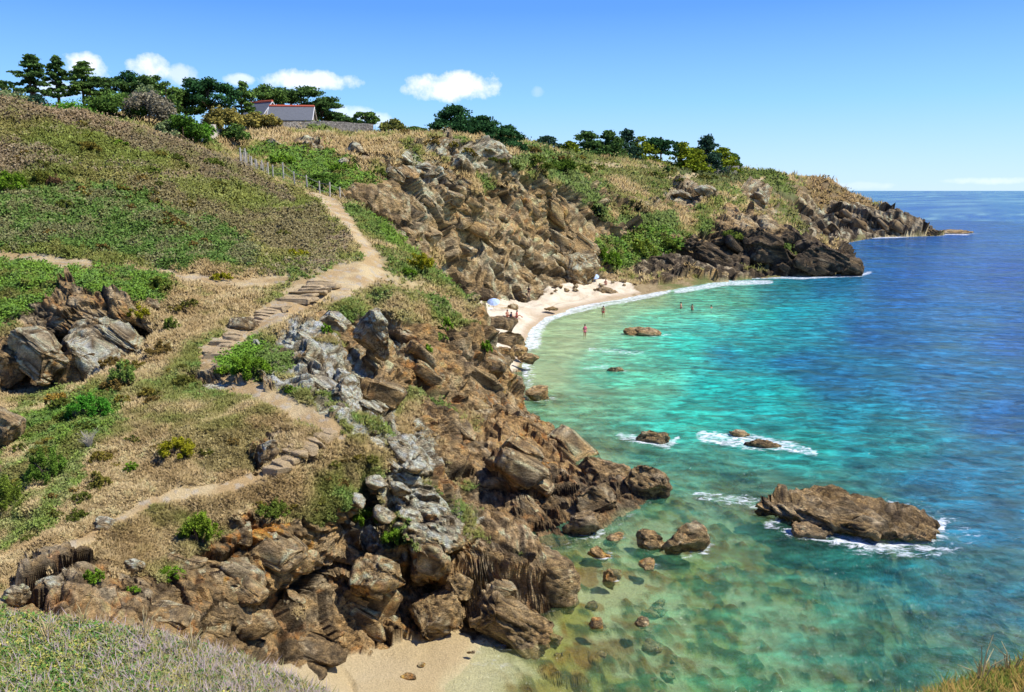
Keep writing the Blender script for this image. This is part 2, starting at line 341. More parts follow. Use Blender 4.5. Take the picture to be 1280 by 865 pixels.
def mat_wall():
    m, nt = new_mat('dry_stone'); nb = NB(nt)
    tc = nb.n('ShaderNodeTexCoord').outputs['Object']
    v = nb.n('ShaderNodeMapping', {'Vector': tc, 'Scale': (1, 1, 1.7)}).outputs[0]
    vo = nb.n('ShaderNodeTexVoronoi', {'Vector': v, 'Scale': 3.2})
    ed = nb.n('ShaderNodeTexVoronoi', {'Vector': v, 'Scale': 3.2}, feature='DISTANCE_TO_EDGE').outputs['Distance']
    g = nb.ramp(ed, 0, .08); hs = nb.n('ShaderNodeSeparateColor', {0: vo.outputs['Color']}).outputs[0]
    c = nb.mix(hs, C(112, 106, 98), C(170, 162, 148)); c = nb.mix(g, C(70, 66, 60), c)
    out(nb, bsdf(nb, c, .9, nb.n('ShaderNodeBump', {'Height': g, 'Distance': .03}).outputs[0])); return m
M_GROUND = mat_ground(); M_LEAF = mat_leaf(up=.45); M_COVER = mat_leaf('ground_cover', up=.8, trans=.12); M_BARK = mat_plain('bark', C(92, 78, 66), .95, .35, 8., .03)
M_WALL = mat_wall()

def mesh_obj(name, V, Fc, mat=None, parent=None, smooth=False, attrs=None, loc=None):
    """V (n,3); Fc int array (m,3|4) or list of faces; attrs {name: array} as point attributes"""
    me = bpy.data.meshes.new(name); V = np.asarray(V, np.float32)
    if isinstance(Fc, np.ndarray):
        k = Fc.shape[1]; me.vertices.add(len(V)); me.vertices.foreach_set('co', V.ravel())
        me.loops.add(Fc.size); me.loops.foreach_set('vertex_index', Fc.astype(np.int32).ravel())
        me.polygons.add(len(Fc)); me.polygons.foreach_set('loop_start', np.arange(0, Fc.size, k, dtype=np.int32))
        if bpy.app.version < (4, 1): me.polygons.foreach_set('loop_total', np.full(len(Fc), k, np.int32))
        me.update(calc_edges=True)
    else:
        me.from_pydata([tuple(v) for v in V.tolist()], [], Fc); me.update()
    if smooth: me.polygons.foreach_set('use_smooth', np.ones(len(me.polygons), bool))
    for k, a in (attrs or {}).items():
        a = np.asarray(a, np.float32)
        if a.ndim == 2:
            at = me.attributes.new(k, 'FLOAT_COLOR', 'POINT'); at.data.foreach_set('color', np.concatenate([a, np.ones((len(a), 1))], 1).astype(np.float32).ravel())
        else:
            at = me.attributes.new(k, 'FLOAT', 'POINT'); at.data.foreach_set('value', a)
    if mat: me.materials.append(mat)
    o = bpy.data.objects.new(name, me); COL.objects.link(o)
    if parent: o.parent = parent
    if loc is not None: o.location = loc
    return o
def tag(o, label=None, cat=None, group=None, kind=None):
    for k, v in (('label', label), ('category', cat), ('group', group), ('kind', kind)):
        if v: o[k] = v
    return o
def empty(name, loc, label, cat, group=None, rz=0.):
    o = bpy.data.objects.new(name, None); COL.objects.link(o); o.location = loc; o.rotation_euler = (0, 0, rz); o.empty_display_size = .3
    return tag(o, label, cat, group)

# ------------------------------------------------------------------ what grows where
def in_poly(u, v, poly):
    r = np.zeros(len(u), bool); n = len(poly)
    for i in range(n):
        x0, y0 = poly[i][:2]; x1, y1 = poly[(i+1) % n][:2]
        if y0 == y1: continue
        c = ((v >= y0) != (v >= y1)) & (u < (x1-x0)*(v-y0)/(y1-y0)+x0); r ^= c
    return r
def stroke(u, v, pts):    # 1 inside a line of varying width, soft edge
    best = np.full(len(u), -99.)
    for (x0, y0, w0), (x1, y1, w1) in zip(pts[:-1], pts[1:]):
        L2 = (x1-x0)**2+(y1-y0)**2; t = np.clip(((u-x0)*(x1-x0)+(v-y0)*(y1-y0))/L2, 0, 1)
        d = np.hypot(u-x0-t*(x1-x0), v-y0-t*(y1-y0)); best = np.maximum(best, 1-d/((w0+(w1-w0)*t)*.5))
    return sstep(-.35, .45, best)
for (a, b, c_, rx, rz_, dy, dz_) in [(485, 752, 28.3, 1.5, 1.0, 1.9, 0), (540, 765, 28.3, 1.0, .6, 1.0, 0), (400, 748, 26.8, 1.1, .7, 1.3, 0), (345, 775, 25.0, 1.0, .5, 1.0, 0), (445, 690, 28.2, .8, .5, .8, 0), (470, 455, 43, 1.3, .9, 1.7, .2), (500, 505, 43.2, 1.5, .9, 1.9, .2),
                                     (545, 548, 43, 1.5, .8, 1.6, .1), (600, 572, 42, 1.5, .6, 1.4, 0), (450, 420, 44, 1, .8, 1.2, 0), (690, 630, 40, 1.6, .5, 1.3, 0), (610, 620, 40, 1.5, .5, 1.3, 0), (60, 478, 37.5, 2.2, .9, 2.0, 0), (120, 445, 39.5, 1.8, 1.1, 3.0, -.2), (30, 470, 38, 2.4, 1.2, 3.2, -.3), (80, 455, 39, 2.0, 1.2, 3.2, -.2), (440, 665, 28.3, 1.0, .5, 1.2, 0), (560, 700, 29, 1, .4, .8, 0), (325, 575, 28.6, .7, .5, .8, 0), (255, 575, 28.6, 1.0, .35, .7, 0),
                                     (630, 250, 127, 2.5, 3.5, 4, 0), (690, 285, 134, 2.2, 3.5, 5, 0), (560, 280, 109, 3, 2.5, 3, 0), (520, 240, 103, 2.5, 2, 3, 0), (740, 270, 146, 2, 4, 5, 0), (900, 320, 160, 8, 2.2, 6, 0), (850, 322, 156, 5, 2, 5, 0), (980, 320, 165, 7, 2, 5, 0), (600, 310, 114, 3, 2.5, 3, 0)]:
    q_ = W(a, b, c_); g_ = np.exp(-((VW[:, 0]-q_.x)/rx)**2-((VW[:, 2]-q_.z)/rz_)**2-((VW[:, 1]-q_.y)/(3+rx*2))**2); VW[:, 1] += g_*dy; VW[:, 2] += g_*dz_
uu, vv = project(VW); ND = DG
BAND = np.select([ND < 44, ND < 86, ND < 158, ND < 235], [1., 1.7, 3.2, 4.5], 6.)   # one rock scale per headland
wn = 6/np.sqrt(np.maximum(ND, 5)/30)
wu = uu+13*fbm(np.stack([uu*.03, vv*.03, ND*0], 1), 4, 91); wv = vv+9*fbm(np.stack([uu*.03, vv*.03, ND*0+9], 1), 4, 97)
wu += 9*fbm(np.stack([uu*.11, vv*.16, ND*0+5], 1), 3, 93); wv += 6*fbm(np.stack([uu*.11, vv*.16, ND*0+8], 1), 3, 94)
NB0 = grid_normals(VW, 4)
def zone(poly, d0, d1):
    m = np.zeros(len(wu)); k = (ND > d0) & (ND < d1); m[k] = in_poly(wu[k], wv[k], poly); return m
steep = sstep(.80, .62, NB0[:, 2])
rock = steep*(VW[:, 2] > -3)
rock = np.maximum(rock, zone([(362, 398), (405, 392), (440, 455), (475, 485), (500, 505), (536, 560), (545, 620), (600, 650), (730, 700), (740, 860), (400, 850), (330, 830), (0, 790), (0, 757), (40, 725), (85, 690),
                              (130, 700), (200, 712), (250, 690), (300, 652), (330, 640), (370, 650), (430, 630), (460, 600), (480, 575), (440, 548), (410, 520), (385, 495), (345, 490), (322, 470), (318, 425)], 15, 43.5))
rock = np.maximum(rock, zone([(440, 385), (540, 405), (590, 398), (625, 430), (700, 545), (860, 620), (830, 690), (640, 690), (540, 640), (425, 440), (400, 398)], 33, 75))
rock = np.maximum(rock, zone([(445, 225), (490, 190), (560, 172), (640, 188), (700, 215), (762, 262), (775, 350), (600, 400), (540, 345), (500, 290)], 88, 156))
rock = np.maximum(rock, zone([(795, 330), (830, 318), (870, 290), (905, 262), (960, 275), (1010, 282), (1090, 310), (1085, 350), (790, 352)], 140, 200))
rock = np.maximum(rock, zone([(990, 262), (1040, 258), (1070, 262), (1100, 256), (1190, 290), (1000, 305)], 200, 360))
rock = np.maximum(rock, zone([(0, 500), (0, 408), (50, 385), (100, 360), (140, 362), (190, 400), (170, 430), (110, 470)], 34, 45))
rock = np.maximum(rock, .9*zone([(500, 175), (600, 180), (620, 200), (560, 215), (480, 210)], 100, 140))
for pl, a, b in [([(375, 180), (400, 170), (420, 190), (395, 200)], 90, 130), ([(430, 195), (470, 190), (475, 210), (440, 215)], 90, 120), ([(805, 250), (850, 230), (890, 245), (870, 262), (830, 258)], 165, 215),
                 ([(925, 240), (950, 238), (975, 262), (940, 262)], 180, 260), ([(320, 540), (350, 525), (345, 580), (320, 590)], 26, 33), ([(225, 465), (262, 455), (300, 480), (262, 490)], 32, 38)]:
    rock = np.maximum(rock, zone(pl, a, b))
# turf that hangs on over the rock
veg = np.zeros(len(uu))
for pl, a, b in [([(380, 590), (410, 550), (455, 545), (495, 575), (480, 600), (440, 640), (350, 655), (290, 640), (310, 605)], 24, 33), ([(120, 690), (130, 665), (190, 640), (300, 615), (300, 655), (245, 690), (200, 722), (140, 720)], 22, 30),
                 ([(375, 400), (420, 375), (480, 360), (560, 362), (592, 385), (590, 402), (545, 410), (440, 392)], 42, 65), ([(430, 615), (470, 610), (500, 640), (520, 680), (480, 690)], 27, 32),
                 ([(640, 198), (700, 212), (760, 255), (845, 262), (850, 290), (800, 285), (762, 270), (700, 232), (640, 212)], 130, 185),
                 ([(560, 195), (640, 235), (590, 240)], 110, 130), ([(515, 310), (545, 330), (550, 345), (525, 335)], 60, 125), ([(745, 300), (800, 280), (860, 300), (830, 320), (760, 330)], 135, 170)]:
    veg = np.maximum(veg, zone(pl, a, b))
patch = sstep(.25, .6, fbm(VW*.35/BAND[:, None]**.6, 4, 31))*sstep(.5, .75, NB0[:, 2])*(VW[:, 2] > 1.5)
rock = np.clip(rock-veg-.75*patch*(ND < 250), 0, 1)
rock *= 1-sstep(12, 9, ND)*.999
path = np.zeros(len(uu))
def pth(pts, d0, d1, k=1.):
    global path
    m = (ND > d0) & (ND < d1); q = np.zeros(len(uu)); q[m] = stroke(wu[m]*.22+uu[m]*.78, wv[m]*.22+vv[m]*.78, [(a_, b_, c_*(1.45 if d1 < 90 else 1.)) for a_, b_, c_ in pts]); path = np.maximum(path, q*k)
pth([(-60, 765, 12), (0, 752, 10), (40, 715, 12), (75, 690, 14), (130, 662, 10), (180, 630, 11), (230, 618, 14), (290, 607, 13), (338, 597, 12)], 18, 30)
pth([(422, 545, 14), (400, 525, 20), (370, 515, 18), (330, 492, 20), (300, 483, 16), (275, 478, 18), (258, 457, 20), (262, 440, 20), (285, 425, 18), (310, 408, 18), (345, 390, 20), (380, 370, 32), (420, 355, 34), (462, 348, 36), (466, 326, 16), (450, 300, 12), (430, 275, 12), (412, 255, 16), (398, 242, 10)], 29, 82)
pth([(440, 350, 44), (480, 360, 36), (520, 368, 26), (560, 382, 14)], 46, 62, .75)
pth([(430, 300, 14), (400, 320, 20), (400, 345, 26)], 48, 66, .5)
pth([(-60, 318, 8), (0, 321, 9), (60, 324, 9), (110, 330, 7)], 48, 55, .9); pth([(190, 335, 6), (230, 347, 7), (300, 353, 7), (360, 350, 9)], 46, 56, .9)
pth([(395, 243, 16), (380, 250, 12), (372, 255, 8)], 72, 82, .7)
pth([(825, 226, 7), (870, 222, 7), (855, 212, 5)], 200, 280, .9); pth([(870, 285, 4), (900, 262, 5), (935, 235, 7), (960, 222, 6)], 175, 330, .8); pth([(720, 205, 5), (790, 208, 8), (850, 215, 6)], 160, 290, .7)
pth([(330, 163, 5), (420, 166, 6), (520, 165, 4), (640, 182, 4)], 105, 200, .5); pth([(310, 175, 6), (350, 172, 6)], 95, 125, .6)
path *= 1-veg*.6
sand = np.zeros(len(uu))
sand = np.maximum(sand, zone([(560, 378), (640, 373), (680, 364), (740, 354), (790, 352), (806, 358), (800, 374), (680, 420), (650, 470), (620, 470), (590, 400)], 68, 150))
sand = np.maximum(sand, zone([(300, 830), (420, 822), (520, 800), (560, 792), (600, 802), (660, 815), (700, 960), (200, 960)], 18, 28.5))
sand = np.maximum(sand*(VW[:, 2] < 2.6), 0)*(1-.85*steep)
X = VW
nA = fbm(X*.22, 4, 101); nB = fbm(X*.9, 4, 111); nC = fbm(X*3.1, 3, 121)
ncol = fbm(X*np.array([.10, .10, .3]), 3, 131)
dry = C(188, 166, 122); dry2 = C(164, 140, 98); olive = C(122, 132, 66); grn = C(90, 122, 58); brt = C(116, 154, 56); hea = C(146, 130, 104); hea2 = C(124, 106, 88); reed = C(112, 132, 74); dk = C(50, 66, 34)
def L3(a, b, t): return a*(1-t[:, None])+b*t[:, None]
vc = np.tile(dry, (len(uu), 1)); vc = L3(vc, dry2, sstep(-.3, .5, nB)*.8); vc = L3(vc, olive, sstep(-.3, .4, nA+.4*nB)*.85); vc = L3(vc, grn, sstep(.25, .6, nA+.3*nC)*.7)
leafy = sstep(.25, .6, nA+.3*nC)*.7
def vz(poly, d0, d1, col, amt=1., lf=1., noise=None):
    global vc, leafy
    m = zone(poly, d0, d1)*amt
    if noise is not None: m = m*noise
    vc = L3(vc, col if np.ndim(col) == 2 else np.tile(col, (len(uu), 1)), m); leafy = leafy*(1-m)+lf*m
hill_mix = L3(np.tile(C(118, 122, 62), (len(uu), 1)), np.tile(C(142, 138, 82), (len(uu), 1)), sstep(-.3, .4, nB)); hill_mix = L3(hill_mix, np.tile(olive, (len(uu), 1)), sstep(0, .4, nA))
hill_mix = L3(hill_mix, np.tile(hea, (len(uu), 1)), sstep(.1, .5, ncol+.5*nC))
hm2 = L3(np.tile(hea, (len(uu), 1)), np.tile(hea2, (len(uu), 1)), sstep(-.3, .4, nC)); hm2 = L3(hm2, np.tile(olive, (len(uu), 1)), sstep(.2, .6, nB)*.6)
gm = L3(np.tile(grn, (len(uu), 1)), np.tile(C(104, 132, 66), (len(uu), 1)), sstep(-.4, .4, nC)); gm = L3(gm, np.tile(C(132, 124, 92), (len(uu), 1)), sstep(-.15, .45, nB+.4*nC)*.75)
bm = L3(np.tile(brt, (len(uu), 1)), np.tile(grn, (len(uu), 1)), sstep(-.4, .4, nC)); bm = L3(bm, np.tile(C(120, 108, 64), (len(uu), 1)), sstep(.15, .5, nB)*.7)
vz([(-800, 0), (300, 190), (345, 225), (400, 250), (440, 300), (420, 330), (350, 345), (200, 335), (-800, 320)], 50, 86, hill_mix, .9, .3)
vz([(-800, 60), (0, 118), (60, 132), (130, 145), (210, 170), (300, 203), (345, 230), (360, 262), (300, 235), (200, 195), (130, 168), (60, 155), (0, 148), (-800, 120)], 58, 90, hm2, .75, .5)
vz([(150, 225), (215, 225), (275, 250), (340, 262), (400, 262), (430, 300), (415, 325), (370, 320), (300, 290), (240, 262), (170, 240)], 50, 82, hm2, .55, .5)
vz([(-800, 230), (0, 245), (60, 232), (130, 232), (200, 250), (270, 275), (330, 310), (330, 335), (200, 335), (110, 312), (-800, 308)], 48, 70, gm, .9, 1.)
vz([(200, 222), (260, 215), (330, 240), (380, 262), (300, 262), (250, 250)], 55, 82, olive*1.05, .7, .6)
vz([(-800, 326), (0, 326), (110, 336), (160, 342), (215, 345), (212, 375), (150, 372), (110, 362), (60, 392), (0, 420), (-800, 430)], 39, 51, bm, .95, 1.)
vz([(-800, 560), (0, 520), (60, 490), (140, 480), (150, 520), (110, 560), (90, 620), (60, 660), (0, 690), (-800, 700)], 22, 36, bm, .75, 1., sstep(-.4, .3, nB+.2))
vz([(270, 430), (300, 420), (325, 430), (328, 470), (300, 475), (268, 465)], 33, 42, brt, .9, 1.)
vz([(190, 560), (215, 535), (330, 530), (350, 570), (320, 590), (240, 580)], 26, 33, C(128, 122, 72), .6, .5)
vz([(290, 190), (350, 180), (420, 190), (440, 215), (470, 225), (440, 245), (400, 240), (330, 205)], 80, 112, bm, .95, 1.)
vz([(640, 190), (700, 205), (745, 240), (765, 268), (845, 264), (850, 290), (800, 300), (740, 262), (690, 222), (640, 208)], 130, 188, np.tile(reed, (len(uu), 1))*(1+.3*nC[:, None]), .95, .4)
vz([(650, 185), (740, 195), (740, 218), (690, 212)], 140, 220, grn, .8, 1.)
vz([(745, 295), (800, 280), (870, 295), (880, 320), (800, 330), (750, 345)], 130, 175, bm, .85, 1.)
vz([(-800,0),(2000,0),(2000,400),(-800,400)], 158, 345, L3(np.tile(C(122, 124, 72), (len(uu), 1)), np.tile(C(92, 112, 56), (len(uu), 1)), sstep(-.2, .4, nC)), .8, .6, sstep(-.05, .25, fbm(X*.06, 4, 133)))
vz([(840, 212), (930, 215), (925, 238), (880, 235), (850, 225)], 190, 330, C(96, 108, 66), .9, .7)
vz([(940, 218), (975, 222), (1000, 240), (1000, 258), (960, 245), (930, 228)], 200, 330, C(96, 116, 56), .85, .8)
vz([(460, 255), (500, 290), (560, 350), (600, 392), (560, 360), (500, 320), (470, 280)], 55, 82, brt*.9, .6, .8)
vz([(990, 222), (1040, 222), (1100, 262), (1060, 272), (1000, 262)], 240, 345, C(150, 128, 92), .8, .3)
fg = ND < 12
fgm = L3(np.tile(C(96, 112, 48), (len(uu), 1)), np.tile(C(150, 136, 112), (len(uu), 1)), sstep(-.2, .3, fbm(X*1.3, 3, 141)+sstep(-1.6, -.6, X[:, 0])*.5-.1))
vc[fg] = fgm[fg]; fgr = fg & (uu > 900); vc[fgr] = L3(np.tile(C(112, 100, 56), (fgr.sum(), 1)), np.tile(C(84, 92, 44), (fgr.sum(), 1)), sstep(-.3, .4, nC[fgr])); leafy[fgr] = .3
vc = vc*(1+.22*nC[:, None])
cover = np.clip(1-rock*1.3, 0, 1)*np.clip(1-path*1.2, 0, 1)*(1-sand)*(X[:, 2] > .9)
cover *= 1-.75*sstep(930, 990, uu)*(ND > 200)
# displacement
rock *= (1-sand)*sstep(-.35, .08, X[:, 2])
size = BAND*1.6
rd = np.zeros(len(uu)); m = rock > .02
crk = np.zeros(len(uu)); tone = np.zeros(len(uu)); dsp_, crk[m], tone[m] = rock_disp(X[m], size[m]); rd[m] = dsp_*rock[m]
rd -= .0*rock
soft = fbm(X*.5/BAND[:, None]**.7, 4, 151)*np.clip(BAND/2, .2, 1.6)*.45*(1-rock)*np.where(X[:, 2] < .6, .25, 1)*(1-.7*path)*sstep(6, 16, ND)+.16*BAND**.5*np.abs(fbm(X*1.1/BAND[:, None]**.5, 3, 157))*(1-rock)*(1-path)*(1-sand)*(X[:, 2] > .8)*sstep(6, 16, ND)
amp = np.where(ND > 85, .75, np.where(ND < 43.5, .8, .85))*np.where(X[:, 2] < .3, .5, 1.)
VD = X+NB0*(rd*amp+soft)[:, None]
# carve: soil slightly lower on the path
ND1 = grid_normals(VD)
# colours
rc = np.zeros((len(uu), 3)); mk = rock > .02
def rz(poly, d0, d1, a): return zone(poly, d0, d1)*a
light = rz([(318, 400), (410, 390), (545, 560), (540, 620), (600, 660), (520, 700), (440, 680), (440, 640), (480, 580), (400, 520), (320, 470)], 26, 43.5, .95)+rz([(560, 650), (740, 670), (740, 760), (620, 740)], 26, 34, .25)
light = np.maximum(light, rz([(440, 388), (500, 388), (520, 450), (460, 430)], 40, 50, .5)); light = np.maximum(light, rz([(480, 180), (620, 175), (640, 215), (600, 225), (500, 225)], 90, 140, .6))
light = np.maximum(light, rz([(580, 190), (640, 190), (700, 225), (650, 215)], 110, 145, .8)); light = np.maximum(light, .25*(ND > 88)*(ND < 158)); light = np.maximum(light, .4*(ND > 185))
orange = rz([(280, 660), (380, 650), (390, 720), (330, 740), (280, 720)], 22, 28.5, 1.)+rz([(620, 430), (700, 500), (760, 590), (640, 600), (600, 520)], 38, 62, .6)+rz([(600, 230), (680, 250), (700, 300), (620, 290)], 105, 150, .55)+rz([(700, 230), (765, 260), (765, 340), (700, 300)], 105, 160, .5)
orange = np.maximum(orange, .38*(ND < 60)); orange = np.maximum(orange, rz([(560, 640), (420, 660), (440, 720), (560, 700)], 26, 33, .5)); orange[ND > 158] *= .3
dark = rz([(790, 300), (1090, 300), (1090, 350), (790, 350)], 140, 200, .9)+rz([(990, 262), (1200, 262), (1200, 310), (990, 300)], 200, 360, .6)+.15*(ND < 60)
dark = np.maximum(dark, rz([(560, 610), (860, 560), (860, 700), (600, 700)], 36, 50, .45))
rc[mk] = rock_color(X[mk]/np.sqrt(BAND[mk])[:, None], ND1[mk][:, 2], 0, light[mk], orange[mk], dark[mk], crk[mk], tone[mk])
pc = L3(np.tile(C(200, 178, 132), (len(uu), 1)), np.tile(C(180, 152, 106), (len(uu), 1)), sstep(-.4, .4, nB))
pc = L3(pc, np.tile(C(176, 168, 150), (len(uu), 1)), sstep(.2, .5, nC)*.6)
sc_ = L3(np.tile(C(224, 210, 182), (len(uu), 1)), np.tile(C(204, 184, 150), (len(uu), 1)), sstep(-.2, .5, nB)*.7)
sc_ = L3(sc_, np.tile(C(168, 140, 104), (len(uu), 1)), sstep(.55, .15, X[:, 2])*.7)
sc_ = L3(sc_, np.tile(C(188, 166, 118), (len(uu), 1)), .75*(ND < 40)*np.ones(len(uu)))
soil = L3(vc*.8, np.tile(C(112, 92, 62), (len(uu), 1)), np.full(len(uu), .35))
col = L3(soil, rc, rock); col = L3(col, pc, np.clip(path, 0, 1)*(1-.4*rock)); col = L3(col, sc_, sand)
# sea bed: sand, weed and stones
vr_, vo_, vd_ = vor(X*np.array([1.7, 1.7, 0])+.3*nB[:, None], 77); lump = sstep(.55, .95, vr_[:, 0])*np.clip(1-np.sqrt((vo_**2).sum(1))*1.7, 0, 1)
ub = fbm(X*np.array([.45, .45, 0])+3, 4, 161); uc = fbm(X*np.array([1.6, 1.6, 0]), 4, 171)
rocky = np.clip(sstep(48, 40, ND)+zone([(640, 470), (760, 500), (900, 560), (1000, 640), (700, 640), (660, 560)], 40, 70)*.7+.1, 0, 1)*(1-sstep(690, 600, uu)*sstep(32, 29, ND))
bed = np.tile(C(196, 184, 140), (len(uu), 1)); bed = L3(bed, np.tile(C(150, 160, 100), (len(uu), 1)), rocky*.5); bed = L3(bed, np.tile(C(150, 140, 60), (len(uu), 1)), sstep(-.2, .3, ub+.3*uc)*rocky*.9); bed = L3(bed, np.tile(C(70, 84, 50), (len(uu), 1)), sstep(.0, .45, uc+.4*ub)*rocky*.9)
bed = L3(bed, np.tile(C(140, 96, 40), (len(uu), 1)), sstep(.25, .5, fbm(X*np.array([1.1, 1.1, 0]), 3, 181))*rocky*.7)
bed = L3(bed, np.tile(C(150, 112, 44), (len(uu), 1)), np.clip(lump*3, 0, 1)*rocky*.8)
uwater = sstep(.12, -.12, X[:, 2]-.1*nB)*(1-.8*steep*(X[:, 2] > -.3))
col = L3(col, bed, uwater)
VD[:, 2] += uwater*rocky*(.38*lump+.28*np.clip(uc+.2, 0, 1)*np.clip(-X[:, 2]-.1, 0, 1))
VD[:, 2] -= uwater*np.where(ND > 50, .25, .06)
VD[:, 2] = np.where((X[:, 2] < -.05) & (ND > 24) & (VD[:, 2] > -.06), -.06-.1*np.abs(nB), VD[:, 2])
fine = 1/np.sqrt(BAND)*.9
ii, jj = np.meshgrid(np.arange(NU-1), np.arange(NR-1), indexing='ij'); b0 = (ii*NR+jj).ravel()
GF = np.stack([b0, b0+NR, b0+NR+1, b0+1], 1)
terrain = mesh_obj('terrain', VD, GF, M_GROUND, smooth=True, attrs={'col': np.clip(col, 0.01, .8), 'rock': rock, 'fine': fine})
tag(terrain, kind='structure')
me = terrain.data      # flat-shade the rock so that its facets keep their edges
rf = rock[GF].mean(1) > .55
me.polygons.foreach_set('use_smooth', ~rf)
_tv = VD[GF]; BV = BVHTree.FromPolygons([Vector(v) for v in VD[:: 1].tolist()], GF.tolist(), epsilon=0.0) if False else None
DEPS = None
def cast(u, v, dmin=0.):
    """point of the ground seen along bearing u, sight line v"""
    o = Vector((0, 0, CAMZ)); d = (W(u, v, 10.)-o).normalized()
    t0 = dmin
    ok, loc, nor, idx = terrain.ray_cast(o+d*t0, d)
    return (loc, nor) if ok else (None, None)
def drop(x, y, top=60.):
    ok, loc, nor, idx = terrain.ray_cast(Vector((x, y, top)), Vector((0, 0, -1)))
    return loc if ok else Vector((x, y, 0))
def px(d): return d/F      # metres per survey pixel at distance d

# ------------------------------------------------------------------ water
wcp = [  # u, v, colour, how opaque
 (640, 840, (150, 160, 100), .05), (560, 840, (190, 180, 130), .02), (720, 800, (110, 150, 100), .18), (740, 740, (100, 140, 84), .15), (700, 720, (100, 140, 84), .12), (800, 700, (80, 150, 120), .3), (860, 760, (60, 142, 112), .42),
 (800, 850, (70, 150, 108), .38), (950, 850, (54, 138, 108), .5), (950, 750, (54, 140, 118), .55), (1050, 800, (40, 124, 112), .68), (1050, 720, (30, 120, 118), .72), (1150, 840, (36, 118, 110), .75), (1150, 720, (16, 100, 116), .88), (1270, 760, (10, 92, 118), .92),
 (1250, 650, (4, 82, 122), .96), (1200, 600, (2, 88, 130), .97), (1260, 520, (2, 72, 134), 1), (1280, 420, (2, 66, 138), 1), (1100, 560, (4, 116, 132), .95), (1000, 560, (16, 136, 136), .8), (1000, 640, (50, 110, 100), .5), (900, 620, (70, 120, 110), .5), (900, 680, (60, 140, 118), .45),
 (840, 600, (60, 140, 130), .5), (760, 560, (90, 150, 130), .35), (740, 500, (92, 166, 140), .45), (690, 480, (140, 176, 136), .3), (700, 430, (160, 190, 150), .4), (780, 440, (96, 196, 170), .6), (780, 480, (76, 184, 160), .6), (860, 520, (30, 174, 164), .8), (900, 490, (10, 166, 164), .9),
 (860, 440, (40, 188, 176), .8), (850, 400, (90, 190, 165), .75), (760, 400, (150, 184, 145), .4), (830, 375, (140, 170, 132), .45), (900, 375, (70, 160, 140), .75), (940, 400, (26, 160, 164), .95), (960, 365, (20, 110, 130), .95), (1020, 360, (10, 92, 140), 1), (1000, 395, (8, 132, 158), 1),
 (940, 440, (14, 140, 152), .95), (900, 430, (30, 160, 160), .9), (1000, 450, (4, 92, 146), 1), (920, 450, (10, 110, 142), .95), (1040, 480, (2, 88, 140), 1), (960, 500, (4, 148, 156), .95), (1060, 520, (2, 112, 142), 1), (1100, 420, (4, 78, 142), 1), (1120, 370, (4, 74, 146), 1),
 (1160, 470, (4, 84, 140), 1), (1150, 340, (8, 66, 142), 1), (1270, 340, (4, 56, 138), 1), (1040, 320, (18, 82, 150), 1), (1200, 290, (16, 66, 142), 1), (1100, 310, (20, 74, 146), 1), (1270, 242, (30, 84, 150), 1), (1200, 262, (20, 70, 146), 1), (1900, 300, (4, 56, 138), 1), (1900, 700, (4, 70, 124), 1), (200, 850, (150, 160, 110), .1), (1000,1000,(60,130,100),.5), (1500,1000,(40,110,100),.7)]
WU = np.concatenate([np.linspace(-700, 380, 12, endpoint=False), np.arange(380, 1345, 4.), np.linspace(1345, 2600, 40)])
WL = np.concatenate([np.linspace(math.log(14), math.log(420), 900), np.linspace(math.log(430), math.log(40000), 60)])
wu2, wl2 = np.meshgrid(WU, WL, indexing='ij'); wu2 = wu2.ravel(); wl2 = wl2.ravel(); wd = np.exp(wl2)
wv2 = CV-F*np.tan(np.arctan(-CAMZ/wd)+PITCH)
WX = np.stack([x_of(wu2, wd, 0*wd), wd, 0*wd], 1)
k = wd > 700; 
bedz = np.where(wd < 580, hf_at(wu2, np.clip(wl2, LD[0], LD[-1])), -15); bedz = np.where(wd > 420, np.minimum(bedz, -3), bedz)
WB = np.select([wd < 60, wd < 160, wd < 600], [1., 2., 5.], 25.); dom = WX/WB[:, None]
q = np.stack([wu2*.012, wv2*.03, 0*wd], 1)
cu = wu2+30*fbm(q, 4, 201); cv = wv2+10*fbm(q+7, 4, 203)
num = 0; den = 0
for (a, b, c, o) in wcp:
    w = 1/(((cu-a)/1.4)**2+((cv-b)*1.5)**2+160)**1.8; num = num+w[:, None]*np.array([*C(*c), o]); den = den+w
wc = num/den[:, None]; nr_ = sstep(60, 36, wd)[:, None]; wc[:, :3] *= (1+nr_*.12)*np.array([1, 1, 1])*(1-nr_*np.array([[.0, 0, .05]])); wop = wc[:, 3]
st = fbm(np.stack([dom[:, 0]*.5, dom[:, 1]*1.6, 0*wd], 1), 4, 211)
wcol = wc[:, :3]*(1+.16*st[:, None])*np.array([1.15, 1.1, .84])*(1-.12*sstep(.85, 1., wop))[:, None]*(1+sstep(.9, 1., wop)[:, None]*np.array([[-.25, .12, .0]]))+np.array([.014, .010, .004]); 
wfo = np.zeros(len(wd))
def foam_line(pts, k=1.):
    global wfo
    wfo = np.maximum(wfo, stroke(cu*.25+wu2*.75, cv*.25+wv2*.75, pts)*k)
foam_line([(660, 425, 22), (668, 410, 22), (690, 398, 10), (720, 386, 8), (760, 376, 9), (800, 370, 10), (840, 364, 7)])
foam_line([(700, 395, 4), (760, 383, 4), (830, 368, 5)], .8)
foam_line([(650, 455, 16), (655, 470, 10)], .8); foam_line([(850, 364, 6), (900, 353, 7), (960, 352, 5)], .9); foam_line([(925, 347, 4), (1000, 346, 3), (1075, 344, 4), (1086, 340, 4)], .9)
foam_line([(1042, 299, 3), (1120, 298, 3), (1170, 293, 4), (1215, 292, 4)], .9); foam_line([(738, 437, 5), (765, 440, 8), (805, 442, 4)], .5); foam_line([(735, 462, 4), (762, 460, 7)], .5)
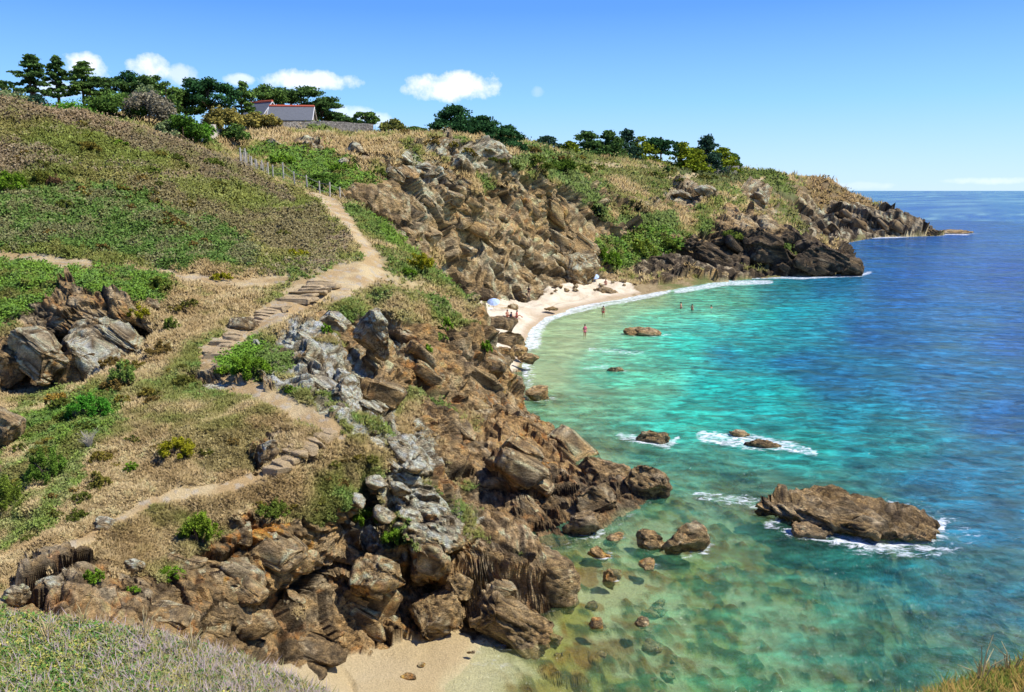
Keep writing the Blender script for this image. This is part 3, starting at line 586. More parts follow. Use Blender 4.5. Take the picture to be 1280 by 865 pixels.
foam_line([(780, 545, 10), (840, 556, 12), (850, 548, 8)], .75); foam_line([(880, 545, 16), (930, 552, 20), (980, 558, 14), (1020, 568, 8)], .85)
foam_line([(870, 618, 10), (930, 625, 16), (990, 640, 16), (960, 655, 12)], .55); foam_line([(985, 665, 10), (1060, 678, 14), (1130, 684, 22), (1175, 665, 20), (1180, 650, 10)], .85)
foam_line([(860, 690, 4), (882, 688, 5)], .4)
shore = np.exp(-((bedz+.08)/.16)**2)*(wd > 26)*(wd < 360); wfo = np.maximum(wfo, shore*np.where((wd > 66) & (wu2 < 900), .55, .22))
land = bedz > .6
ii, jj = np.meshgrid(np.arange(len(WU)-1), np.arange(len(WL)-1), indexing='ij'); b0 = (ii*len(WL)+jj).ravel(); n_ = len(WL)
WF = np.stack([b0, b0+n_, b0+n_+1, b0+1], 1); keep = ~land[WF].all(1); WF = WF[keep]
def mat_water():
    m, nt = new_mat('sea_water'); nb = NB(nt)
    pos = nb.n('ShaderNodeNewGeometry').outputs['Position']
    col = nb.n('ShaderNodeAttribute', attribute_name='col').outputs['Color']
    op = nb.n('ShaderNodeAttribute', attribute_name='opacity').outputs['Fac']
    fo = nb.n('ShaderNodeAttribute', attribute_name='foam').outputs['Fac']
    dd = nb.n('ShaderNodeSeparateXYZ', {0: pos}).outputs[1]
    v = nb.n('ShaderNodeMapping', {'Vector': pos, 'Rotation': (0, 0, .35), 'Scale': (.75, 1.2, 1)}).outputs[0]
    w1 = nb.noise(v, .8, 5, .62, .6); w2 = nb.noise(v, .16, 4, .6, .5); w3 = nb.noise(v, .03, 3, .6, .3); w0 = nb.noise(v, 2.6, 4, .65, .8)
    nf = nb.ramp(dd, 30, 120, 1, 0)
    h = nb.math('ADD', nb.math('ADD', nb.math('MULTIPLY', w1, .42), nb.math('MULTIPLY', w0, nb.math('MULTIPLY', nf, .30))), nb.math('ADD', nb.math('MULTIPLY', w2, 1.1), nb.math('MULTIPLY', w3, 2.5)))
    bp = nb.n('ShaderNodeBump', {'Height': h, 'Strength': .9, 'Distance': .55}).outputs[0]
    c = nb.n('ShaderNodeVectorMath', {0: col, 'Scale': nb.math('MULTIPLY', nb.ramp(nb.math('ADD', nb.math('MULTIPLY', w0, .45), nb.math('MULTIPLY', w1, .55)), .38, .62, .60, 1.42), nb.math('MULTIPLY', nb.ramp(w1, .35, .65, .66, 1.34), nb.ramp(w2, .35, .65, .86, 1.14)))}, operation='SCALE').outputs[0]
    dif = nb.n('ShaderNodeBsdfDiffuse', {'Color': c, 'Normal': bp}).outputs[0]
    tint = nb.mix(op, (.97, 1, .98), (.45, .92, .86))
    tr = nb.n('ShaderNodeBsdfTransparent', {'Color': tint}).outputs[0]
    body = nb.n('ShaderNodeMixShader', {0: op, 1: tr, 2: dif}).outputs[0]
    gl = nb.n('ShaderNodeBsdfGlossy', {'Color': (1, 1, 1, 1), 'Roughness': .10, 'Normal': bp}).outputs[0]
    fr = nb.n('ShaderNodeFresnel', {'IOR': 1.33, 'Normal': bp}).outputs[0]
    sf = nb.math('MINIMUM', nb.math('MULTIPLY', fr, .65), .26)
    s = nb.n('ShaderNodeMixShader', {0: sf, 1: body, 2: gl}).outputs[0]
    fn = nb.noise(nb.n('ShaderNodeMapping', {'Vector': pos, 'Scale': (.7, 1.3, 1)}).outputs[0], 2.2, 7, .72, .8)
    fl = nb.noise(pos, .35, 5, .6, 1.)
    fm = nb.ramp(nb.math('ADD', nb.math('MULTIPLY', fo, .22), fn), .60, .80)
    fm = nb.math('MULTIPLY', fm, nb.ramp(fo, .05, .3))
    cap = nb.noise(nb.n('ShaderNodeMapping', {'Vector': pos, 'Rotation': (0, 0, .2), 'Scale': (.10, .32, 1)}).outputs[0], 1.0, 6, .62)
    cap = nb.math('MULTIPLY', nb.ramp(cap, .735, .77), nb.ramp(dd, 60, 110))
    fm = nb.math('MAXIMUM', fm, nb.math('MULTIPLY', cap, .7), clamp=True)
    fd = nb.n('ShaderNodeBsdfDiffuse', {'Color': (.78, .80, .80, 1)}).outputs[0]
    s = nb.n('ShaderNodeMixShader', {0: fm, 1: s, 2: fd}).outputs[0]
    out(nb, s); return m
wop = wop*(1-.40*sstep(52, 34, wd)*(wop < .93))
sea = mesh_obj('sea', WX, WF, mat_water(), smooth=True, attrs={'col': np.clip(wcol, 0, .7), 'opacity': np.clip(wop*(.85+.3*st), 0, 1), 'foam': wfo})
tag(sea, kind='structure')

# ------------------------------------------------------------------ sky, sun, camera
EL = math.radians(55); SAZ = math.radians(94)     # azimuth measured clockwise from +Y
sun_dir = Vector((math.sin(SAZ)*math.cos(EL), math.cos(SAZ)*math.cos(EL), math.sin(EL)))
sd = bpy.data.lights.new('sun', 'SUN'); sd.energy = 4.2; sd.angle = math.radians(.5); sd.color = (1, .96, .90)
so = bpy.data.objects.new('sun', sd); COL.objects.link(so); so.rotation_euler = (-sun_dir).to_track_quat('-Z', 'Y').to_euler(); so.location = (50, 0, 60)
wd_ = bpy.data.worlds.new('World'); SC.world = wd_; wd_.use_nodes = True; nt = wd_.node_tree; nt.nodes.clear(); nb = NB(nt)
sky = nb.n('ShaderNodeTexSky', sky_type='NISHITA'); sky.sun_disc = False; sky.sun_elevation = EL; sky.sun_rotation = SAZ; sky.altitude = 20; sky.air_density = 1.0; sky.dust_density = .3; sky.ozone_density = 2.0
dirv = nb.n('ShaderNodeTexCoord').outputs['Generated']
clouds = [(565, 108, 52, 17, 1.), (390, 100, 50, 11, .85), (108, 83, 22, 14, 1.), (190, 84, 22, 13, .9), (225, 92, 16, 12, .6), (440, 142, 22, 9, .6), (300, 99, 14, 6, .6), (672, 115, 8, 6, .22), (75, 112, 30, 9, .6), (475, 150, 14, 8, .5), (1235, 226, 40, 4, .35), (1060, 232, 50, 4, .2)]
n1 = nb.noise(dirv, 38., 6, .62); n2 = nb.noise(dirv, 12., 4, .6)
tot = None
for (a, b, rx, ry, s) in clouds:
    w = (W(a, b, 10.)-Vector((0, 0, CAMZ))).normalized()
    rt = Vector((w.y, -w.x, 0)).normalized(); up = rt.cross(w)
    dx = nb.n('ShaderNodeVectorMath', {0: dirv, 1: tuple(rt)}, operation='DOT_PRODUCT').outputs['Value']; dy = nb.n('ShaderNodeVectorMath', {0: dirv, 1: tuple(up)}, operation='DOT_PRODUCT').outputs['Value']
    df = nb.n('ShaderNodeVectorMath', {0: dirv, 1: tuple(w)}, operation='DOT_PRODUCT').outputs['Value']
    ex = nb.math('MULTIPLY', dx, F/rx*.95); ey = nb.math('MULTIPLY', dy, F/ry*.95)
    r2 = nb.math('ADD', nb.math('MULTIPLY', ex, ex), nb.math('MULTIPLY', ey, ey))
    g = nb.math('SUBTRACT', 1.0, r2)
    g = nb.math('ADD', g, nb.math('MULTIPLY', nb.math('SUBTRACT', n1, .52), 3.4)); g = nb.math('MULTIPLY', nb.ramp(g, -.25, .75), s)
    g = nb.math('MULTIPLY', g, nb.math('GREATER_THAN', df, .5))
    tot = g if tot is None else nb.math('MAXIMUM', tot, g)
el = nb.n('ShaderNodeSeparateXYZ', {0: dirv}).outputs[2]
rp = nb.n('ShaderNodeValToRGB', {0: nb.ramp(el, -.02, 1.)}); e = rp.color_ramp.elements
stops = [(0., (196, 220, 240)), (.03, (178, 214, 246)), (.12, (128, 190, 250)), (.22, (76, 144, 236)), (.45, (40, 98, 206)), (1., (28, 76, 170))]
while len(e) < len(stops): e.new(.5)
for q_, (p_, c_) in zip(e, stops): q_.position = p_; q_.color = (*C(*c_), 1)
grad = nb.n('ShaderNodeVectorMath', {0: rp.outputs[0], 'Scale': 9.0}, operation='SCALE').outputs[0]
skyc = nb.mix(.82, sky.outputs[0], grad)
cc = nb.mix(nb.ramp(n2, .3, .7), (7.2, 7.6, 8.4), (9.0, 9.0, 9.2))
cc = nb.mix(nb.math('MULTIPLY', tot, .92), skyc, cc)
bg = nb.n('ShaderNodeBackground', {'Color': cc, 'Strength': .105}).outputs[0]
nb.n('ShaderNodeOutputWorld', {'Surface': bg})
cam = bpy.data.cameras.new('camera'); co = bpy.data.objects.new('camera', cam); COL.objects.link(co); SC.camera = co
cam.sensor_width = 36; cam.lens = 36*F/1280; cam.clip_end = 90000; cam.clip_start = .1; co.location = (0, 0, CAMZ); co.rotation_euler = (math.radians(90-11), 0, 0)
SC.view_settings.view_transform = 'Standard'; SC.view_settings.look = 'None'; SC.view_settings.gamma = 1; SC.view_settings.exposure = .50
SC.cycles.transparent_max_bounces = 12; SC.cycles.max_bounces = 6; SC.cycles.diffuse_bounces = 2
# ------------------------------------------------------------------ rocks
def ico(sub):
    bm = bmesh.new(); bmesh.ops.create_icosphere(bm, subdivisions=sub, radius=1.)
    bm.verts.ensure_lookup_table(); V = np.array([v.co[:] for v in bm.verts]); Fc = np.array([[v.index for v in f.verts] for f in bm.faces]); bm.free(); return V, Fc
ICO = {k: ico(k) for k in (2, 3, 4, 5, 6)}
def vnorm(V, Fc):
    n = np.zeros_like(V); fn = np.cross(V[Fc[:, 1]]-V[Fc[:, 0]], V[Fc[:, 2]]-V[Fc[:, 0]])
    for k in range(3): np.add.at(n, Fc[:, k], fn)
    return n/(np.linalg.norm(n, axis=1)[:, None]+1e-12)
M_ROCK = M_GROUND
def rot3(rx, ry, rz): return np.array((Matrix.Rotation(rz, 3, 'Z') @ Matrix.Rotation(ry, 3, 'Y') @ Matrix.Rotation(rx, 3, 'X')))
def rock_mesh(c, dim, rot, seed, sub=4, cuts=16, rough=.5, bed=0., bstep=None, light=0., orange=0., dark=0., box=.85):
    """a broken block of schist: sphere squared off, planed by random joints, then bedded and roughened"""
    rg = np.random.default_rng(seed); V, Fc = ICO[sub]; V = V.copy()
    V = np.sign(V)*np.abs(V)**(1-.45*box)
    for _ in range(cuts):
        n = rg.normal(size=3); n /= np.linalg.norm(n); h = rg.uniform(.55, .86)
        s = V @ n; m = s > h; V[m] -= np.outer((s[m]-h), n)
    V = V/np.abs(V).max(0)*np.array(dim)/2
    V = V @ rot3(*rot).T
    c = np.array(c, float); s0 = max(.28, float(np.mean(dim))*.26)
    X = V+c; N = vnorm(V, Fc)
    dsp, crk, tone = rock_disp(X*1.0+seed, np.full(len(X), s0*1.1)); dsp = dsp*rough
    if bed:      # ledges along the beds
        q = (strata(X)[:, 2]+.15*fbm(X*.8, 2, seed))/(bstep or s0*.4); fr = q-np.floor(q); dsp = dsp+bed*(bstep or s0*.4)*.7*(sstep(0, .25, fr)-fr)
    V = V+N*dsp[:, None]; N = vnorm(V, Fc)
    col = rock_color((V+c)*max(1., .8/s0)**.5+seed*3.1, N[:, 2], seed % 7, np.full(len(V), light), np.full(len(V), orange), np.full(len(V), dark), crk, tone)
    return V, Fc, col, s0
def rock_obj(name, label, cat, c, dim, rot=(0, 0, 0), seed=1, group=None, **kw):
    V, Fc, col, s0 = rock_mesh(c, dim, rot, seed, **kw)
    o = mesh_obj(name, V, Fc, M_ROCK, loc=c, attrs={'col': np.clip(col, .01, .8), 'rock': np.ones(len(V)), 'fine': np.full(len(V), min(1.6, max(.4, .9/s0**.5)))})
    return tag(o, label, cat, group)
FOAM = []
def dsea(v): return -CAMZ/float(slope(v))
def rock_px(name, label, cat, u0, u1, v0, v1, d=None, z=None, depth=1., sink=.25, rz=0., tilt=0., group=None, **kw):
    """a rock that spans bearings u0..u1 and rises from sight line v1 to v0, standing at distance d (or at sea level)"""
    if d is None: d = dsea(v1)
    if z is None: z = CAMZ+d*float(slope(v1))
    w = (u1-u0)*px(d)*1.03; ang = -float(slope((v0+v1)/2)); dp = w*depth
    h = max(.25*w*.5, (v1-v0)*px(d)*(1+.0)-dp*ang*.75) if 'h' not in kw else kw.pop('h')
    zt = z+h; cz = z+h/2-sink*h/2; dd = d+dp*.45
    cc = (float(x_of((u0+u1)/2, dd, cz)), dd, cz)
    if abs(z) < .12 and u0 > 655: FOAM.append((cc[0], cc[1], w/2, dp/2, rz, kw.pop('foam', .5)))
    kw.pop('foam', None)
    return rock_obj(name, label, cat, cc, (w, dp, h*(1+sink)), (0, tilt, rz), group=group, **kw)
R_ = rock_px
R_('rocky_islet', 'big flat brown islet of layered rock ringed with foam on its right', 'islet', 936, 1164, 597, 674, depth=.72, h=.72, rz=-.22, tilt=.02, seed=5, sub=6, cuts=10, rough=.42, bed=1.5, bstep=.34, dark=.2, foam=.7, sink=.8, box=.9)
R_('rock', 'thin rock shelf just breaking the surface left of the big islet', 'rock', 985, 1040, 650, 672, depth=.6, h=.45, seed=8, bed=1., rough=.7, dark=.3, sink=1.)
R_('rock', 'brown pointed rock in surf nearest the shore, left of the two low surf rocks', 'rock', 792, 838, 538, 554, depth=.5, h=.75, rz=-.3, seed=11, bed=1., rough=.8, dark=.1, sink=.8)
R_('rock', 'low rounded rock at the upper left of the surf patch', 'rock', 912, 940, 539, 546, depth=.6, h=.35, seed=12, bed=.6, sink=1.)
R_('rock', 'dark low rock at the right end of the surf patch', 'rock', 932, 976, 545, 560, depth=.5, h=.5, rz=-.2, seed=13, bed=1., dark=.6, sink=.9)
R_('rock', 'long flat weedy rock in turquoise water off the beach', 'rock', 780, 831, 410, 420, depth=.5, h=.85, seed=14, bed=.5, rough=.4, dark=.2, sink=.8)
R_('rock', 'small dark rock awash below the long flat weedy one', 'rock', 757, 783, 457, 465, depth=.5, h=.5, seed=15, dark=.3, sink=.8)
R_('boulder', 'large tan boulder standing alone in shallow green water', 'boulder', 827, 884, 645, 694, depth=.8, h=1.35, rz=.3, tilt=.25, seed=21, rough=.45, orange=.15, cuts=9, sink=.4)
R_('boulder', 'brown boulder touching the left side of the large tan one in the water', 'boulder', 796, 832, 661, 688, depth=.9, h=.75, seed=22, rough=.5, sink=.5)
small = [('small rust brown stone in the shallows above the orange one', 756, 790-24, 655+10, 674), ]
for i, (lb, a, b, c_, d_, org) in enumerate([
    ('orange brown stone awash at the foot of the dark point', 734, 764, 680, 698, .8), ('tall narrow rusty stone in the shallows below the orange brown one', 750, 772, 697, 728, .7),
    ('reddish stone with a white tip near the tan boulder', 798, 822, 694, 712, .6), ('pale topped stone beside the foot of the dark point', 755, 782, 664, 676, .1),
    ('small yellowish stone under water left of the big smooth boulder', 736, 756, 768, 786, .5), ('small brown stone in the green shallows, lowest of the scattered ones', 792, 812, 770, 784, .4)]):
    R_('stone', lb, 'stone', a, b, c_, d_, depth=.8, h=(d_-c_)*px(dsea(d_))*.55, seed=30+i, sub=3, rough=.45, orange=org, sink=.8, group='stones in the shallows')
R_('boulder', 'rounded tan boulder in the water at the foot of the brown cliff', 'boulder', 656, 690, 480, 501, depth=.8, h=1.0, seed=41, rough=.4, orange=.2, sink=.5)
R_('boulder', 'dark humped boulder crowning the tip of the brown point', 'boulder', 722, 800, 560, 618, d=44, depth=.8, seed=42, rough=.6, rz=.5, tilt=.3, dark=.35, h=1.9, sub=5, orange=.05)
R_('boulder', 'brown wedge boulder at the outermost tip of the brown point', 'boulder', 770, 834, 574, 640, d=42.0, z=-.2, depth=.8, seed=43, rough=.6, rz=-.4, tilt=.45, dark=.2, h=2.1, sub=5)
R_('boulder', 'dark boulder below the humped one, low on the brown point', 'boulder', 716, 776, 612, 660, d=40, z=.1, depth=.8, seed=44, rough=.6, tilt=.3, dark=.35, h=1.5)
R_('boulder', 'blocky boulder at the waterline under the brown point', 'boulder', 700, 752, 636, 680, d=37.5, z=-.1, depth=.8, seed=45, rough=.6, dark=.3, h=1.1)
R_('boulder', 'big smooth rounded boulder with a pinkish grey back by the near shallows', 'boulder', 618, 724, 668, 742, d=30.4, z=-.1, depth=.8, h=2.0, rz=.35, tilt=.32, seed=51, rough=.28, sub=5, cuts=8, bed=.3, light=.12, sink=.3)
R_('boulder', 'layered brown block with its right end in the clear shallows', 'boulder', 578, 692, 742, 818, d=27.6, z=-.1, depth=.6, h=1.55, rz=-.15, tilt=.38, seed=52, rough=.6, sub=5, bed=1.2, dark=.1, sink=.3)
R_('boulder', 'tan block overhanging the dark hollow above the sandy cove', 'boulder', 508, 584, 716, 790, d=27.4, z=.5, depth=.8, h=1.7, rz=.3, tilt=.2, seed=53, rough=.5, sub=5, orange=.1)
R_('boulder', 'small squared block leaning between the tan block and the smooth boulder', 'boulder', 548, 596, 712, 752, d=28.2, depth=.7, h=.9, rz=-.4, tilt=.4, seed=54, rough=.5)
R_('boulder', 'grey block with orange lichen jutting out above the dark hollow', 'boulder', 438, 518, 676, 752, d=26.9, depth=.75, h=1.5, rz=.2, tilt=.35, seed=55, rough=.45, sub=5, orange=.45, light=.35)
R_('boulder', 'lichen spotted block above the smooth boulder', 'boulder', 508, 570, 660, 722, d=28.2, depth=.8, h=1.3, rz=-.2, tilt=.3, seed=56, rough=.5, orange=.35, light=.25)
R_('boulder', 'flat tan slab lying low in front of the hollow', 'boulder', 278, 346, 752, 800, d=23.6, depth=.7, h=.6, rz=.4, tilt=-.25, seed=57, rough=.4, bed=.5)
R_('boulder', 'dark brown slab at the edge of the cove sand under the hollow', 'boulder', 330, 440, 790, 836, d=24.6, depth=.5, h=.8, rz=-.3, tilt=.1, seed=58, rough=.5, dark=.4)
R_('boulder', 'broad flat slab hidden partly by the near bank left of the cove sand', 'boulder', 236, 350, 792, 842, d=23.2, depth=.6, h=.9, rz=-.3, tilt=.2, seed=59, rough=.4, box=1.3, light=.2)
R_('boulder', 'low ridged slab between the near bank and the cove sand', 'boulder', 336, 424, 818, 860, d=23.8, depth=.6, h=.7, rz=-.4, tilt=.25, seed=60, rough=.4, box=1.3, dark=.2)
# left outcrop: three tilted slabs
R_('rock_slab', 'rightmost tilted slab of the left outcrop, dark flank and lichen grey top', 'rock', 100, 194, 362, 430, d=40.6, z=8.6, depth=.6, h=1.35, tilt=.60, rz=-.2, box=1.35, seed=61, rough=.5, bed=.7, light=.6, orange=.1, sub=5, cuts=6, sink=.3)
R_('rock_slab', 'middle tilted slab of the left outcrop with white and orange lichen', 'rock', 66, 152, 376, 446, d=38.8, z=8.2, depth=.65, h=1.5, tilt=.55, rz=-.2, box=1.35, seed=62, rough=.5, bed=.7, light=.75, orange=.3, sub=5, cuts=6, sink=.3)
R_('rock_slab', 'left low slab of the outcrop below the bright green scrub', 'rock', 14, 96, 402, 462, d=37.6, z=8.5, depth=.7, h=1.4, tilt=.5, rz=-.15, box=1.35, seed=63, rough=.5, bed=.7, light=.5, orange=.25, sub=5, cuts=6)
R_('rock_slab', 'brown slab of the outcrop cut by the left edge of the view', 'rock', -30, 34, 420, 480, d=37.6, depth=.7, h=2.2, tilt=.4, rz=-.1, seed=64, rough=.4, orange=.15, sub=5)
R_('rock_slab', 'shaded brown block beneath the middle slab of the left outcrop', 'rock', 50, 132, 428, 480, d=38.6, depth=.5, h=1.7, tilt=.3, rz=-.2, seed=65, rough=.4)
R_('rock', 'tan rock with a shaded notch on the left edge above the grassy hollow', 'rock', -30, 34, 505, 562, d=29.6, depth=.8, h=1.3, tilt=.4, seed=66, rough=.4, light=.15)
R_('rock', 'small pinkish rock at the left edge below the notched one', 'rock', -25, 10, 570, 606, d=27.6, depth=.8, h=.8, seed=67, rough=.4)
R_('rock', 'brown ledge in the green scrub right of the left outcrop', 'rock', 178, 204, 362, 386, d=43.6, depth=.7, h=.6, tilt=.4, seed=68, rough=.4)
# grey outcrop beside the steps
R_('rock', 'large pale grey crag above the landing of the footpath', 'rock', 322, 442, 396, 492, d=36.6, depth=.62, h=2.5, tilt=.40, rz=-.5, seed=71, rough=.5, light=.85, orange=.0, sub=5, cuts=12, sink=.3)
R_('rock', 'pale grey crag with a split front at the right end of the large grey crag', 'rock', 398, 462, 452, 520, d=33.4, depth=.9, h=1.55, tilt=.3, rz=-.3, seed=72, rough=.45, light=.8, sub=5)
R_('rock', 'small grey wedge in the shade between the two pale crags', 'rock', 366, 402, 480, 514, d=33.2, depth=.7, h=.8, tilt=.2, seed=73, rough=.4, light=.6)
R_('rock', 'flat pale slab right of the top of the lower steps', 'rock', 408, 492, 508, 546, d=31.4, depth=.6, h=.55, tilt=.35, rz=-.3, seed=74, rough=.5, light=.7, bed=.8)
R_('rock', 'smooth light grey block on the rim right of the steps', 'rock', 474, 528, 526, 574, d=30.8, depth=.9, h=.8, tilt=.35, seed=75, rough=.35, light=.85)
for i, (a, b, c_, d_, dd, lb) in enumerate([(452, 486, 585, 612, 29.2, 'whitish cracked block below the grassy knoll'), (484, 518, 590, 620, 29.3, 'whitish cracked block beside the rim, right of the knoll'), (430, 462, 612, 636, 28.5, 'pale stone low on the knoll edge'),
                                            (462, 496, 622, 650, 28.6, 'pale squared stone above the bright green tuft'), (492, 530, 628, 656, 28.9, 'pale stone at the top of the lichen spotted block'), (500, 534, 562, 592, 30.1, 'pale rounded stone under the smooth light grey block')]):
    R_('rock', lb, 'rock', a, b, c_, d_, d=dd, depth=.8, h=.42, tilt=.3, seed=80+i, rough=.4, light=.8, sub=3)
R_('rock', 'white lichened rock left of the bottom steps', 'rock', 318, 350, 538, 582, d=28.6, depth=.6, h=.95, tilt=.1, seed=90, rough=.45, light=.9, dark=.2)
R_('rock', 'dark notched rock beside the middle of the upper steps', 'rock', 286, 326, 384, 416, d=41.2, depth=.7, h=.8, seed=91, rough=.5, light=.3, dark=.3)
R_('rock', 'pale flat rock at the bend of the footpath', 'rock', 250, 298, 460, 492, d=34.6, depth=.8, h=.35, seed=92, rough=.4, light=.85)
R_('rock_fin', 'tall slab with orange lichen stripe on top of the brown cliff', 'rock', 440, 500, 384, 440, d=42.5, depth=.4, h=2.0, tilt=.75, rz=-.6, seed=93, rough=.4, light=.6, orange=.35, sub=5, cuts=7)
R_('rock', 'grey rock capping the gap between the pale crag and the brown cliff', 'rock', 398, 438, 384, 414, d=43.2, depth=.7, h=1.0, tilt=.35, seed=94, rough=.4, light=.7)
for i, (a, b, c_, d_, dd, lb, og) in enumerate([(98, 128, 664, 700, 23.4, 'pale rounded rock beside the lower footpath', .1), (50, 102, 690, 728, 22.0, 'layered pale rock under the lower footpath', .3), (44, 84, 720, 750, 21.1, 'rusty layered rock at the left end of the near cliff', .5),
                                                (6, 34, 738, 756, 20.2, 'small flat stone at the very start of the footpath', .1), (116, 150, 650, 668, 24.3, 'flat pale stone in the bend of the lower footpath', 0), (150, 184, 690, 722, 23.0, 'grey rock poking out of the grassy mound', 0)]):
    R_('rock', lb, 'rock', a, b, c_, d_, d=dd, depth=.7, h=.5, tilt=.3, seed=100+i, rough=.5, light=.6, orange=og, bed=.8)
R_('boulder', 'jutting orange stained block halfway along the waterline of the brown cliff', 'boulder', 598, 650, 450, 500, d=55, depth=.8, h=2.6, tilt=.3, rz=.3, seed=110, rough=.5, orange=.6, sub=5)
R_('boulder', 'orange stained slab sloping to the water under the brown cliff', 'boulder', 626, 700, 506, 566, d=50, depth=.6, h=1.6, tilt=.55, rz=.2, seed=111, rough=.4, orange=.65, sub=5, cuts=8)
# beach end boulders
for i, (a, b, c_, d_, lb, dk_, og) in enumerate([(600, 648, 388, 418, 'dark boulder where the beach meets the spur, topmost of its row', .6, 0), (612, 658, 413, 434, 'brown boulder, second from the top in the row by the surf', .4, .1), (614, 642, 430, 455, 'tan slab boulder, third in the row by the surf', 0, .3),
                                                 (634, 664, 430, 446, 'tan block at the edge of the surf beside the slab boulder', 0, .35), (646, 676, 440, 455, 'golden brown boulder wetted by the surf, lowest of the row', .1, .45)]):
    dd = 16.2/-float(slope(d_)); R_('boulder', lb, 'boulder', a, b, c_, d_, d=dd, depth=.7, h=(d_-c_)*px(dd)*.85, seed=120+i, rough=.5, dark=dk_, orange=og, group='boulders at the near end of the beach', tilt=.15)
R_('boulder', 'long dark boulder on the wet sand at the waterline', 'boulder', 740, 778, 357, 371, depth=.5, h=1.4, seed=130, rough=.35, dark=.3)
R_('boulder', 'big pale leaning block at the foot of the far cliff', 'boulder', 706, 750, 302, 352, d=134, depth=.8, h=6.0, tilt=.45, rz=.3, seed=131, rough=.35, light=.55, sub=5, cuts=9)
R_('boulder', 'dark triangular boulder at the left end of the beach', 'boulder', 594, 622, 360, 376, d=111, depth=.8, h=1.6, seed=132, rough=.4, dark=.7)
R_('boulder', 'round brown boulder on the sand behind the blue parasol', 'boulder', 634, 648, 374, 382, d=109, z=.9, depth=.8, h=.9, seed=133, rough=.3)
R_('rock', 'flat tan rock shelf on the sand beside the blue parasol', 'rock', 618, 642, 379, 386, d=106, z=.9, depth=.7, h=.6, seed=134, rough=.4)
R_('rock', 'low brown rock in the middle of the beach', 'rock', 680, 700, 381, 387, d=110, z=.6, depth=.5, h=.5, seed=135, rough=.4)
for i, (a, b, c_, d_, lb, dk_, lt) in enumerate([
    (748, 800, 308, 336, 'tan grey block at the right of the leaning block', 0, .3), (782, 832, 322, 346, 'rounded brown boulder at the back right of the beach', .2, .1), (756, 800, 328, 344, 'low block between the leaning block and the rounded brown boulder', .1, .2),
    (800, 862, 334, 350, 'flat tan ledge boulder at the right end of the sand', .0, .3), (838, 945, 306, 344, 'huge black boulder under the middle of the dark cliff', .9, 0), (925, 1000, 300, 342, 'black boulder below the tip of the dark cliff', .9, 0),
    (882, 914, 338, 349, 'pale brown boulder in the surf under the dark cliff', 0, .2), (985, 1060, 306, 344, 'black stepped rock at the seaward end of the dark cliff', .9, 0), (1040, 1082, 318, 343, 'outermost black rock of the dark cliff', .8, 0), (905, 925, 336, 346, 'small tan boulder in the surf under the dark cliff', .2, .1)]):
    dd = 16.6/-float(slope(d_)); R_('boulder', lb, 'boulder', a, b, c_, d_, d=dd, depth=.55, h=(d_-c_)*px(dd)*.9, seed=140+i, rough=.5, dark=dk_, light=lt, tilt=.25, sub=4 if b-a < 50 else 5, bed=.5, group='boulders at the far end of the beach')
rgc = np.random.default_rng(4)
for i in range(26):
    u_ = rgc.uniform(640, 800); v_ = np.interp(u_, [640, 700, 750, 800], [374, 358, 350, 348])+rgc.uniform(-3, 9); s_ = rgc.uniform(3.5, 9)
    q_, n_ = cast(u_, v_)
    if q_ is not None: rock_obj('stone', 'grey brown stone fallen on the sand at the foot of the far cliff', 'stone', (q_.x, q_.y, q_.z+.1), (s_*px(q_.y), s_*px(q_.y)*.9, s_*px(q_.y)*.6), (0, .2, rgc.uniform(0, 3)), 400+i, 'fallen stones at the back of the beach', sub=3, light=.3)
for i in range(22):
    u_ = rgc.uniform(690, 850); v_ = rgc.uniform(690, 830)
    if u_ > 780 and v_ < 715: continue
    d_ = dsea(v_); s_ = rgc.uniform(14, 30)*px(d_); zz = float(hf_at(np.array([u_]), np.array([math.log(d_)]))[0])
    rock_obj('stone', 'golden brown stone lying under the clear shallow water', 'stone', (float(x_of(u_, d_, zz)), d_, min(-.12-s_*.2, zz+s_*.12)), (s_, s_*.8, s_*.5), (0, .2, rgc.uniform(0, 3)), 440+i, 'stones under the clear shallow water', sub=3, orange=.45)
R_('rock', 'long low reef off the tip of the far headland', 'rock', 1172, 1217, 287, 292, d=322, z=0, depth=.4, h=1.3, seed=160, rough=.5, bed=1., dark=.3)
R_('rock', 'dark block closing the tip of the far headland', 'rock', 1128, 1176, 276, 291, d=306, z=0, depth=.5, h=3.6, seed=161, rough=.6, bed=1., dark=.5, sub=5)
for i, (a, b, c_, d_, dd, lb) in enumerate([(440, 452, 833, 842, 0, 'rounded orange pebble on the cove sand'), (500, 524, 832, 850, 0, 'long rusty piece of driftwood like stone on the cove sand'), (521, 533, 826, 834, 0, 'small flat brown pebble on the cove sand'), (582, 595, 809, 818, 0, 'red brown pebble at the water edge of the cove')]):
    R_('stone', lb, 'stone', a, b, c_, d_, d=16.75/-float(slope(d_)), depth=.5, h=.12, seed=170+i, sub=3, rough=.3, orange=.7, group='stones on the cove sand')
